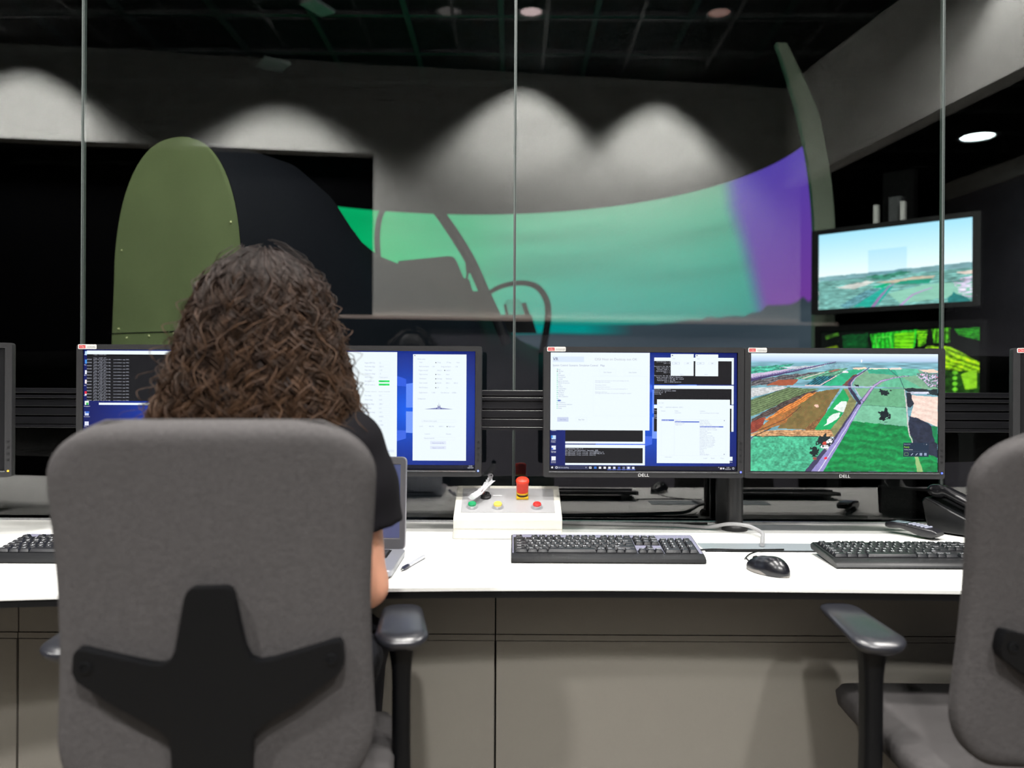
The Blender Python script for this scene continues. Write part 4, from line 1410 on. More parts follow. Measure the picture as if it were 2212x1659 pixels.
link('screen', image_mesh(R.rgb, np.stack([XX, np.full_like(XX, 0.0044), ZZ], -1)), colmat('bright_picture', 0.45, 1.15), m4, smooth=180)
fx, fz = mapping(1600, 740, 3.614, 1823.6, 893.5)
p = Paint(fx, fz)
p.text(1276, 803, 'Record 2.0', 11, (190, 200, 215), 1, width=48)
p.text(1276, 828, 'Ready', 21, (150, 225, 40), 1, width=42)
p.text(1276, 845, 'frames_minute', 12, (225, 230, 238), 1, width=68)
p.rect(1276, 856, 1456, 858, (80, 92, 110), 1)
p.text(1428, 802, '-', 18, (190, 200, 215), 1)
p.text(1448, 804, 'x', 16, (220, 225, 235), 1)
p.frame(1278, 866, 1310, 888, (130, 175, 120), 1, 2.5)
for xx in (1328, 1364):
    p.poly([(xx, 884), (xx + 16, 868), (xx + 20, 872), (xx + 5, 888)], (165, 178, 200), 1)
for xx in (1398, 1433):
    p.rect(xx, 867, xx + 20, 888, (150, 165, 195), 1)
p.build('screen_menu', M_SCREEN, m4, loc=(0, 0.0038, 0))

# --- dark monitors at both ends of the desk
def dark_screen(t, rgb=(5, 6, 8)):
    q = Paint(lambda a: a, lambda b: b)
    q.rect(-SW / 2, SZC - SH / 2, SW / 2, SZC + SH / 2, rgb, 0)
    q.build('screen', M_SCREEN, t, loc=(0, 0.0044, 0))


m5 = monitor(-1.611, 2.14, math.radians(16), 'switched-off black monitor cut by the left edge of the picture')
power_light(m5, (255, 170, 40), 2.5)
dark_screen(m5)
m6 = monitor(1.617, 2.15, math.radians(-14), 'black monitor behind the empty chair at the right edge of the picture')
sticker(m6, -MW / 2 + 0.010)
power_light(m6, (90, 100, 255), 2.0)
dark_screen(m6, (12, 10, 12))


# poles that carry the pairs of monitors
def pole(x, y, label):
    t = empty('monitor_pole', (x, y, ON), 0, label, 'monitor stand', 'monitor poles')
    MB().lathe([(0.030, 0.018), (0.0235, 0.02), (0.0235, 0.47), (0.001, 0.47)], n=28).build('post', mat('pole_black', (36, 36, 38), 0.38), t, smooth=30)
    MB().lathe([(0.001, 0.0), (0.036, 0.0), (0.036, 0.010), (0.030, 0.018), (0.001, 0.018)], n=28).build('base', M_BLACK, t)
    mb = MB()
    mb.box(-0.33, 0.33, -0.012, 0.012, 0.315, 0.355)
    for sx in (-1, 1):
        mb.box(sx * 0.28 - 0.05, sx * 0.28 + 0.05, -0.0215, 0.012, 0.29, 0.38)
    mb.build('crossbar', M_BLACK, t)
    return t


pole(0.640, 2.362, 'black monitor pole with round base between the middle and right monitors')
pole(-0.645, 2.362, 'black monitor pole hidden behind the seated person')
for t_, x_, y_ in ((m5, -1.611, 2.14), (m6, 1.617, 2.15)):
    mb = MB()
    mb.box(-0.03, 0.03, 0.064, (2.418 - y_) / math.cos(t_.rotation_euler.z) - 0.008, 0.15, 0.21)
    mb.build('mount_arm', M_BLACK, t_)


# ------------------------------------------------------------------ keyboards, every key a part
def key_mesh(w, d, h, legend, mats, two=None):
    mb = MB()
    b0 = rrect(w, d, 0.0012, 2)
    b1 = rrect(w - 0.0045, d - 0.005, 0.0016, 2, 0, 0.0006)
    mb.loft([[(p[0], p[1], 0) for p in b0], [(p[0], p[1], h * 0.3) for p in b0], [(p[0], p[1], h - 0.0006) for p in b1], [(p[0] * 0.95, p[1] * 0.95, h) for p in b1]])
    if legend:
        mb.m = 1
        v, f, wd = text2d(legend)
        s = 0.0088 if len(legend) == 1 else 0.0056
        if wd * s > w * 0.7:
            s = w * 0.7 / wd
        ox, oy = -w / 2 + 0.0036, d / 2 - 0.0040 - s * 0.7
        mb.add([(ox + a * s, oy + b * s, h + 0.00012) for a, b in v], f)
    me = bpy.data.meshes.new('key')
    me.from_pydata(mb.v, [], mb.f)
    for m in mats:
        me.materials.append(m)
    me.polygons.foreach_set('material_index', mb.mi)
    me.shade_smooth()
    me.set_sharp_from_angle(angle=math.radians(30))
    return me


U = 0.019
KEYS = []     # (column units, row, width units, depth rows, legend, part name)


def krow(row, start, items, name='key'):
    x = start
    for it in items:
        if isinstance(it, (int, float)):
            x += it
            continue
        s_, w_ = it if isinstance(it, tuple) else (it, 1.0)
        KEYS.append((x, row, w_, 1, s_, name))
        x += w_


krow(0, 0, ['Esc', 1.0, 'F1', 'F2', 'F3', 'F4', 0.5, 'F5', 'F6', 'F7', 'F8', 0.5, 'F9', 'F10', 'F11', 'F12', 0.25, 'PrtSc', 'Scroll', 'Pause'], 'function_key')
krow(1, 0, ['`', '1', '2', '3', '4', '5', '6', '7', '8', '9', '0', '-', '=', ('Back', 2), 0.25, 'Ins', 'Home', 'PgUp'])
krow(2, 0, [('Tab', 1.5), 'Q', 'W', 'E', 'R', 'T', 'Y', 'U', 'I', 'O', 'P', '[', ']', ('Enter', 1.5), 0.25, 'Del', 'End', 'PgDn'])
krow(3, 0, [('Caps', 1.75), 'A', 'S', 'D', 'F', 'G', 'H', 'J', 'K', 'L', ';', "'", '#'])
KEYS.append((14.75 - 1.0, 3, 1.25, 1, '', 'key'))
krow(4, 0, [('Shift', 1.25), '\\', 'Z', 'X', 'C', 'V', 'B', 'N', 'M', ',', '.', '/', ('Shift', 2.75), 1.25, 'Up'])
krow(5, 0, [('Ctrl', 1.5), ('Win', 1.25), ('Alt', 1.25), ('', 6), ('Alt Gr', 1.25), ('Win', 1.25), ('Menu', 1.0), ('Ctrl', 1.5), 0.25, 'Left', 'Down', 'Right'])
krow(1, 18.5, ['Num', '/', '*', '-'], 'numpad_key')
krow(2, 18.5, ['7', '8', '9'], 'numpad_key')
krow(3, 18.5, ['4', '5', '6'], 'numpad_key')
krow(4, 18.5, ['1', '2', '3'], 'numpad_key')
krow(5, 18.5, [('0', 2), '.'], 'numpad_key')
KEYS.append((21.5, 2, 1, 2, '+', 'numpad_key'))
KEYS.append((21.5, 4, 1, 2, 'Ent', 'numpad_key'))


def keyboard(x0, y0, label, zf, zr, case_m, key_m, leg_m, face_m, rear=0.018, lights=False):
    """x0 left edge, y0 front edge; zf, zr heights of the deck at front and rear"""
    W, D = 0.452, 0.168
    t = empty('keyboard', (x0 + W / 2, y0, ON), 0, label, 'keyboard', 'keyboards on the desk')
    tilt = math.atan2(zr - zf, D - 0.02)
    prof = [(0.0, 0.004), (0.004, 0.001), (D - 0.004, zr - zf), (D, zr - zf + 0.004), (D, zr - 0.004), (D - 0.004, zr - 0.001), (0.024, zf + 0.003), (0.012, zf), (0.002, zf - 0.005)]
    rings = []
    for xx, q in ((-W / 2, 0.9), (-W / 2 + 0.004, 1.0), (W / 2 - 0.004, 1.0), (W / 2, 0.9)):
        rings.append([(xx, D / 2 + (a - D / 2) * (0.985 if q < 1 else 1), max(0.0005, b - (0.002 if q < 1 else 0))) for a, b in prof])
    MB().loft(rings).build('case', case_m, t, smooth=40)
    MB().box(-W / 2 + 0.03, -W / 2 + 0.06, D - 0.02, D - 0.012, 0.0, max(0.004, zr - zf)).build('foot', M_BLACK, t)
    MB().box(W / 2 - 0.06, W / 2 - 0.03, D - 0.02, D - 0.012, 0.0, max(0.004, zr - zf)).build('foot', M_BLACK, t)

    def deck(y):
        return zf + 0.0032 + (zr - zf - 0.004) * (y - 0.024) / (D - 0.028)
    # the plate around the key blocks
    mb = MB()
    x1 = -W / 2 + 0.010
    rowy = lambda r: D - rear - 0.006 - (r + (0.12 if r > 0 else 0)) * 0.0187
    cells = [(x1 - 0.004, x1 + 15 * U + 0.002), (x1 + 15.25 * U - 0.002, x1 + 18.25 * U + 0.002), (x1 + 18.5 * U - 0.002, x1 + 22.5 * U + 0.004)]

    def quad(xa, xb, ya, yb, up=0.0006):
        return [(xa, ya, deck(ya) + up), (xb, ya, deck(ya) + up), (xb, yb, deck(yb) + up), (xa, yb, deck(yb) + up)]
    ya, yb = rowy(5) - 0.011, D - 0.005
    for xa, xb in ((-W / 2 + 0.003, cells[0][0]), (cells[0][1], cells[1][0]), (cells[1][1], cells[2][0]), (cells[2][1], W / 2 - 0.003)):
        mb.add(quad(xa, xb, ya, yb), [(0, 1, 2, 3)])
    mb.add(quad(cells[0][0], cells[2][1], rowy(0) + 0.0098, yb), [(0, 1, 2, 3)])
    mb.add(quad(cells[2][0], cells[2][1], rowy(0) - 0.0105, rowy(0) + 0.0098), [(0, 1, 2, 3)])
    mb.add(quad(cells[1][0], cells[1][1], rowy(3) - 0.009, rowy(3) + 0.009), [(0, 1, 2, 3)])
    mb.add(quad(cells[1][0], cells[1][0] + U, rowy(4) - 0.009, rowy(4) + 0.009), [(0, 1, 2, 3)])
    mb.add(quad(cells[1][1] - U, cells[1][1], rowy(4) - 0.009, rowy(4) + 0.009), [(0, 1, 2, 3)])
    mb.build('top_plate', face_m, t, smooth=0)
    if lights:
        mb = MB()
        for k in range(3):
            yy = rowy(0) + 0.001
            xx = cells[2][0] + 0.016 + k * 0.021
            mb.box(xx - 0.0012, xx + 0.0012, yy - 0.0012, yy + 0.0012, deck(yy), deck(yy) + 0.0012)
        mb.build('indicator_light', mat('indicator', (200, 205, 220), 0.4), t)
    cache = {}
    for cx, row, w_, rows, s_, nm in KEYS:
        dd = 0.0187 * rows - 0.0012
        kk = (w_, rows, s_)
        if kk not in cache:
            cache[kk] = key_mesh(w_ * U - 0.0010, dd, 0.0085, s_, [key_m, leg_m])
        o = bpy.data.objects.new(nm, cache[kk])
        COL.objects.link(o)
        o.parent = t
        yc = rowy(row + (rows - 1) / 2)
        o.location = (x1 + (cx + w_ / 2) * U, yc, deck(yc) - 0.0005)
        o.rotation_euler = (tilt, 0, 0)
    return t


M_KEY = mat('key_black', (27, 28, 32), 0.42, spec=0.5)
M_KEYL = mat('key_legend', (235, 238, 242), 0.5)
M_LAV = mat('silver_lilac', (116, 116, 134), 0.45)
keyboard(0.0, 1.904, 'black keyboard with a silver-lilac top plate in front of the middle monitor', 0.016, 0.038, M_BLACK, M_KEY, M_KEYL, M_LAV, rear=0.032, lights=True)
keyboard(0.737, 1.862, 'flat black keyboard partly hidden by the empty chair at right', 0.014, 0.030, M_BLACK, M_KEY, M_KEYL, M_BLACK, rear=0.020)
keyboard(-1.2, 1.875, 'black keyboard at the left edge, partly hidden by the occupied chair', 0.016, 0.038, M_BLACK, M_KEY, M_KEYL, M_LAV, rear=0.030)

# ------------------------------------------------------------------ control box with buttons
bx = empty('control_box', (-0.0095, 2.2, ON), 0, 'cream sloped control box with an emergency stop and coloured push buttons', 'control box')
BW, BD, F0, B0 = 0.1455, 0.17, 0.058, 0.122
side = [(0.0, 0.0), (BD, 0.0), (BD, B0), (0.012, F0 + 0.004), (0.0, F0 - 0.006)]
MB().prism([(a, b) for a, b in side], 'x', -BW, BW).build('case', M_CREAM, bx, bevel=0.002)
MB().box(-BW - 0.0004, BW + 0.0004, -0.0006, BD, 0.0265, 0.0280).build('case_seam', mat('seam_grey', (176, 174, 166), 0.6), bx)
tl = math.atan2(B0 - F0 - 0.004, BD - 0.012)


def on_face(x, t):
    """point on the sloped face, t along it from the front edge"""
    return (x, 0.012 + t * math.cos(tl), F0 + 0.004 + t * math.sin(tl))


mb = MB()
a_, b_ = on_face(-BW + 0.018, 0.014), on_face(BW - 0.018, 0.150)
MB().box(-BW + 0.018, BW - 0.018, 0.014, 0.150, 0.0, 0.0012).build('face_plate', mat('grey_plate', (168, 168, 170), 0.4, metal=0.2), bx, loc=on_face(0, 0), rot=(tl, 0, 0))


def button(x, t, rgb, nm, lab):
    c = MB().lathe([(0.001, 0.001), (0.0150, 0.001), (0.0150, 0.005), (0.0135, 0.008), (0.0118, 0.0085), (0.001, 0.0085)], n=28).build('push_button', mat('button_ring', (196, 198, 202), 0.3, metal=0.6), bx, loc=on_face(x, t), rot=(tl, 0, 0))
    c['label'] = lab
    MB().lathe([(0.001, 0.0084), (0.0113, 0.0084), (0.0113, 0.0125), (0.0098, 0.0142), (0.001, 0.0146)], n=28).build('button_cap', mat('cap_' + nm, rgb, 0.35, coat=0.3), c)


button(-0.0975, 0.042, (0, 140, 84), 'green', 'green push button')
button(-0.0275, 0.042, (246, 214, 84), 'yellow', 'yellow push button')
button(0.0795, 0.042, (214, 40, 36), 'red', 'red push button')
es = MB().box(-0.0165, 0.0165, -0.0165, 0.0165, 0.0012, 0.0075).build('emergency_stop', mat('yellow_plastic', (240, 190, 20), 0.4), bx, bevel=0.001, loc=on_face(0.040, 0.100), rot=(tl, 0, 0))
es['label'] = 'red mushroom emergency stop on a yellow collar'
MB().lathe([(0.0125, 0.0074), (0.0150, 0.0075), (0.0150, 0.0135), (0.0125, 0.014)], n=28).build('collar', M_BLACK, es)
MB().lathe([(0.0125, 0.0138), (0.0165, 0.014), (0.0170, 0.019), (0.0125, 0.0192)], n=28).build('yellow_ring', mat('yellow_plastic', (240, 190, 20), 0.4), es)
MB().lathe([(0.001, 0.0185), (0.0160, 0.0185), (0.0168, 0.026), (0.0168, 0.044), (0.0185, 0.049), (0.0182, 0.054), (0.0155, 0.0575), (0.001, 0.0590)], n=32).build('mushroom', mat('signal_red', (224, 58, 34), 0.45), es, smooth=50)
kn = MB().lathe([(0.001, 0.001), (0.0150, 0.001), (0.0150, 0.006), (0.0120, 0.009), (0.0115, 0.013), (0.001, 0.013)], n=28).build('key_switch', M_BLACK, bx, loc=on_face(-0.062, 0.098), rot=(tl, 0, 0))
p = Paint(lambda a: a, lambda b: b)
p.rect(-0.012, -0.0022, 0.012, 0.0022, (232, 232, 230), 0)
p.text(-0.0095, 0.0012, 'VIDEO', -0.0034, (110, 110, 112), 1, width=0.019)
p2 = Paint(lambda a: a, lambda b: b)
p2.rect(-0.012, -0.0022, 0.012, 0.0022, (232, 232, 230), 0)
p2.build('name_plate', M_PRINT, bx, loc=tuple(Vector(on_face(-0.030, 0.105)) + Vector((0, -0.0006, 0.0022)))).rotation_euler = (tl - PI / 2, 0, 0)

# bag of keys tied to the key switch: its own little bundle lying on the box
kb = empty('key_bundle', tuple(Vector(on_face(-0.073, 0.088)) + Vector((-0.0095, 2.2, ON + 0.002))), 0, 'steel key with a tied clear plastic bag lying on the control box', 'keys')
M_BAG = mat('clear_bag', (222, 224, 228), 0.18, spec=0.8)
M_BAG.node_tree.nodes['Principled BSDF'].inputs['Alpha'].default_value = 0.82
rings = []
r_ = random.Random(3)
for i in range(14):
    t = i / 13
    cx, cy, cz = -0.026 + 0.05 * t, -0.036 + 0.05 * t, 0.0015 + 0.040 * t ** 1.4
    wv = 0.0125 * (1 - 0.35 * t) if t < 0.75 else 0.0092 + 0.02 * (t - 0.75)
    ring = []
    for k_ in range(14):
        a = 2 * PI * k_ / 14
        q = 1 + 0.28 * r_.uniform(-1, 1)
        ring.append((cx + wv * q * math.cos(a) * 0.78, cy - wv * q * math.cos(a) * 0.6, cz + 0.0065 * q * (1 + math.sin(a))))
    rings.append(ring)
MB().loft(rings).build('bag', M_BAG, kb, smooth=20)
mb = MB()
mb.tube([(-0.006, -0.014, 0.020), (0.002, -0.008, 0.030), (0.010, -0.010, 0.024), (0.004, -0.018, 0.014)], 0.0009, 6)
mb.tube([(0.000, -0.020, 0.022), (0.006, -0.012, 0.031), (0.014, -0.008, 0.026)], 0.0009, 6)
mb.build('tie', mat('dark_red_tie', (96, 30, 24), 0.6), kb)
mb = MB()
pts = []
for a in range(20):
    pts.append((0.0075 * math.cos(2 * PI * a / 20), 0.0075 * math.sin(2 * PI * a / 20)))
mb.prism([(x + 0.024, z + 0.062) for x, z in pts], 'y', 0.004, 0.006)
mb.prism([(0.016, 0.020), (0.021, 0.020), (0.027, 0.056), (0.020, 0.056)], 'y', 0.0042, 0.0058)
mb.build('key', M_CHROME, kb)
MB().lathe([(0.0022, 0.0038), (0.0022, 0.0062), (0.0001, 0.0063)], (0.026, 0, 0.064), 10, 'y').build('key_hole', M_MATTE, kb)

# ------------------------------------------------------------------ mouse
B = Body((-0.045, -0.08, -0.01), (0.045, 0.08, 0.06), 0.0022)
B.ell((0, -0.004, 0.004), (0.031, 0.058, 0.034), 0.004)
B.ell((0, -0.022, 0.010), (0.028, 0.036, 0.030), 0.01)
B.cap((0, 0.02, 0.008), (0, 0.046, 0.006), 0.024, 0.018, 0.012)
B.cut((0, 0, 0.0), (0, 0, -1))
ms = empty('mouse', (0.568, 1.822, ON), math.radians(30), 'glossy black computer mouse on the white desk', 'mouse')
link('body', B.mesh('mouse'), [mat('gloss_black', (16, 17, 22), 0.27, spec=0.6)], ms, smooth=60)
B2 = Body((-0.045, -0.08, -0.01), (0.045, 0.08, 0.06), 0.0022)
B2.ell((0, -0.004, 0.002), (0.0325, 0.059, 0.020), 0.004)
B2.cap((0, 0.02, 0.004), (0, 0.046, 0.003), 0.0225, 0.017, 0.012)
B2.cut((0, 0, 0.0), (0, 0, -1))
link('side_shell', B2.mesh('mouse_side'), [mat('mouse_grey', (120, 116, 112), 0.45)], ms, smooth=60)
mb = MB()
mb.lathe([(0.001, -0.0035), (0.008, -0.0035), (0.008, 0.0035), (0.001, 0.0035)], (0, 0.040, 0.0245), 18, 'x')
mb.build('scroll_wheel', M_RUBBER, ms)
ms.scale = (0.90, 0.90, 0.95)
wl = lambda x, y, z: tuple(Matrix.Rotation(-math.radians(30), 4, 'Z') @ Vector(((x - 0.568) / 0.9, (y - 1.822) / 0.9, (z - ON) / 0.95)))
cab = spline([(0.0, 0.050, 0.012), (0.0, 0.062, 0.016), wl(0.541, 1.900, 0.766), wl(0.551, 1.940, 0.7560), wl(0.580, 2.000, 0.7550), wl(0.630, 2.052, 0.7560)], 30)
MB().tube(cab, 0.0019, 8).build('cable', M_RUBBER, ms)
ms.location.z += 0.0003

# thin black lead of the keyboard and the grey cable
lead = spline([(0.449, 2.045, 0.7535), (0.50, 2.052, 0.7558), (0.56, 2.048, 0.7556), (0.63, 2.05, 0.7556), (0.68, 2.055, 0.7556)], 30)
tag(MB().tube(lead, 0.0022, 8).build('keyboard_lead', M_RUBBER), 'thin black lead running right from the middle keyboard over the cable flap', 'cable')
gc = spline([(0.150, 2.430, 0.7565), (0.25, 2.418, 0.7565), (0.38, 2.404, 0.7566), (0.48, 2.390, 0.7575), (0.56, 2.360, 0.758), (0.612, 2.318, 0.7745), (0.655, 2.30, 0.7735), (0.675, 2.27, 0.768), (0.680, 2.23, 0.763), (0.668, 2.19, 0.7592), (0.640, 2.10, 0.7585)], 90)
tag(MB().tube(gc, 0.0052, 10).build('grey_cable', mat('cable_grey', (158, 158, 160), 0.5)), 'thick pale grey cable curling round the monitor pole into the desk flap', 'cable')
bc = spline([(0.10, 2.445, 0.7545), (0.3, 2.44, 0.7545), (0.45, 2.435, 0.7545), (0.58, 2.44, 0.7545)], 30)
tag(MB().tube(bc, 0.0035, 8).build('black_cable', M_RUBBER), 'black cable along the desk back edge beside the control box', 'cable')

# ------------------------------------------------------------------ laptop and pen
lp = empty('laptop', (-0.423, 1.975, ON), 0, 'open silver laptop in front of the seated person', 'laptop')
M_SIL = mat('laptop_silver', (150, 152, 160), 0.35, metal=0.5)
LW = 0.17
MB().loft([[(p[0], p[1], z) for p in rrect(2 * LW - q, 0.232 - q, 0.012, 4, 0, -0.116)] for z, q in ((0.002, 0.012), (0.005, 0.002), (0.016, 0.0), (0.018, 0.003))]).build('base', M_SIL, lp, smooth=40)
MB().box(-LW + 0.03, LW - 0.03, -0.105, -0.018, 0.0181, 0.0186).build('key_bed', M_MATTE, lp)
mb = MB()
for r in range(5):
    for c in range(14):
        mb.box(-LW + 0.034 + c * 0.0196, -LW + 0.0505 + c * 0.0196, -0.034 - r * 0.0172, -0.0195 - r * 0.0172, 0.0186, 0.0202)
mb.build('keys', M_KEY, lp, bevel=0.0006)
MB().box(-0.05, 0.05, -0.205, -0.125, 0.0181, 0.0184).build('touchpad', mat('pad_silver', (120, 122, 130), 0.4, metal=0.4), lp)
lid = MB()
frame_ring(lid, rrect(2 * LW, 0.222, 0.012, 5, 0, 0.111), rrect(2 * LW - 0.030, 0.222 - 0.044, 0.002, 5, 0, 0.115), -0.003, 0.004, -0.002)
lid.loft([[(p[0], yy, p[1]) for p in rrect(2 * LW - q, 0.222 - q, 0.012, 5, 0, 0.111)] for yy, q in ((-0.0018, 0.002), (0.004, 0.0), (0.0055, 0.006))])
lo = lid.build('lid', [M_SIL], lp, loc=(0, 0.0, 0.016), rot=(math.radians(-6), 0, 0), smooth=40)
MB().box(-LW + 0.0152, LW - 0.0152, -0.0026, -0.0019, 0.028, 0.203).build('screen', mat('laptop_panel', (58, 64, 92), 0.25, spec=0.5, emit=(70, 78, 118), estr=0.35), lo)
o = MB()
frame_ring(o, rrect(2 * LW - 0.004, 0.218, 0.011, 5, 0, 0.111), rrect(2 * LW - 0.029, 0.222 - 0.043, 0.002, 5, 0, 0.115), -0.0036, -0.0030, -0.0026)
o.build('bezel', mat('lid_bezel', (70, 70, 74), 0.5), lo)
mb = MB()
mb.tube([(-LW + 0.03, 0.002, 0.016), (LW - 0.03, 0.002, 0.016)], 0.005, 10)
mb.build('hinge', M_BLACK, lp)

pen = empty('pen', (-0.225, 1.885, DESK_Z + 0.0052), 0, 'clear ballpoint pen with a dark grip lying beside the laptop', 'pen')
ax0, ax1 = Vector((-0.018, -0.075, 0)), Vector((0.020, 0.072, 0))
pt = lambda t: tuple(ax0.lerp(ax1, t))
MB().tube([pt(0.30), pt(0.97), pt(1.0)], [0.0042, 0.0042, 0.003], 12).build('barrel', mat('pen_clear', (176, 178, 186), 0.2, spec=0.7), pen)
MB().tube([pt(0.07), pt(0.12), pt(0.28), pt(0.3)], [0.003, 0.0050, 0.0050, 0.0042], 12).build('grip', mat('pen_dark', (26, 28, 48), 0.4), pen)
MB().tube([pt(0.0), pt(0.03), pt(0.07)], [0.0006, 0.0016, 0.003], 10).build('tip', M_CHROME, pen)

# ------------------------------------------------------------------ cordless handset and desk telephone
hs = empty('cordless_handset', (1.113, 2.275, ON), math.radians(34), 'black cordless handset lying face up beside the desk telephone', 'telephone')
prof = [(-0.072, 0.012, 0.021), (-0.060, 0.005, 0.028), (-0.03, 0.004, 0.030), (0.0, 0.013, 0.033), (0.03, 0.020, 0.035), (0.06, 0.016, 0.034), (0.075, 0.017, 0.030)]
rings = []
for y, zb, zt in prof:
    hw = 0.0235 if abs(y) < 0.065 else 0.019
    c = (zb + zt) / 2
    rings.append([(p[0], y, c + p[1]) for p in rrect(2 * hw, zt - zb, min(0.006, (zt - zb) / 2.2), 4)])
MB().loft(rings).build('body', mat('handset_black', (34, 34, 38), 0.3, spec=0.6), hs, smooth=50)
mb = MB()
mb.add([(-0.018, 0.018, 0.0350), (0.018, 0.018, 0.0350), (0.018, 0.058, 0.0348), (-0.018, 0.058, 0.0348)], [(0, 1, 2, 3)])
mb.build('display', mat('handset_display', (150, 170, 180), 0.2), hs, smooth=0)
mb = MB()
for r in range(5):
    for c in range(3):
        yy = 0.006 - r * 0.0115
        zt = 0.0335 + (yy) * 0.075
        mb.box(-0.0165 + c * 0.0115, -0.0075 + c * 0.0115, yy - 0.003, yy + 0.003, zt - 0.002, zt + 0.0016)
mb.build('keypad_key', mat('key_grey', (176, 180, 200), 0.4), hs, bevel=0.0006)

ph = empty('desk_telephone', (1.315, 2.332, ON), math.radians(36), 'black corded desk telephone tilted on its stand beside the empty chair', 'telephone')
M_PH = mat('phone_black', (20, 21, 23), 0.35, spec=0.5)
sidep = [(-0.085, 0.004), (0.085, 0.004), (0.105, 0.085), (0.095, 0.098), (-0.088, 0.022)]
MB().prism(sidep, 'x', -0.10, 0.11).build('base', M_PH, ph, bevel=0.004)
pa = math.atan2(0.098 - 0.022, 0.183)
MB().box(-0.01, 0.095, 0.02, 0.17, 0.0, 0.003).build('keypad_panel', mat('phone_panel', (46, 47, 50), 0.4), ph, loc=(0, -0.088, 0.0225), rot=(pa, 0, 0))
mb = MB()
for r in range(4):
    for c in range(3):
        mb.box(0.004 + c * 0.022, 0.020 + c * 0.022, 0.03 + r * 0.018, 0.042 + r * 0.018, 0.003, 0.006)
mb.build('keypad_key', mat('key_grey', (176, 180, 200), 0.4), ph, loc=(0, -0.088, 0.0225), rot=(pa, 0, 0), bevel=0.001)
MB().box(0.0, 0.085, 0.115, 0.160, 0.003, 0.0045).build('display', mat('handset_display', (150, 170, 180), 0.2), ph, loc=(0, -0.088, 0.0225), rot=(pa, 0, 0))
B = Body((-0.06, -0.13, -0.03), (0.06, 0.13, 0.06), 0.0035)
B.cap((0, -0.075, 0.020), (0, 0.075, 0.020), 0.0150, 0.0150, 0.004)
B.ell((0, -0.085, 0.010), (0.026, 0.026, 0.019), 0.012)
B.ell((0, 0.085, 0.010), (0.026, 0.026, 0.019), 0.012)
B.cap((-0.008, -0.06, 0.024), (-0.008, 0.06, 0.024), 0.012, None, 0.01)
B.cap((0.008, -0.06, 0.024), (0.008, 0.06, 0.024), 0.012, None, 0.01)
hnd = link('handset', B.mesh('handset'), [mat('handset_gloss', (24, 24, 27), 0.24, spec=0.6)], ph, smooth=60, loc=(-0.060, 0.006, 0.071), rot=(pa, 0, 0))
coil = []
for i in range(260):
    t = i / 259
    a = t * 2 * PI * 24
    bx_, by_ = -0.075 - 0.028 * math.sin(PI * t) - 0.01 * t, -0.112 - 0.03 * math.sin(PI * t * 0.5) + 0.02 * t
    coil.append((bx_ + 0.0048 * math.cos(a) - 0.01 + 0.11 * t, by_ - 0.005, 0.0068 + 0.0048 * math.sin(a)))
MB().tube(coil, 0.0014, 5).build('coiled_cord', M_RUBBER, ph)


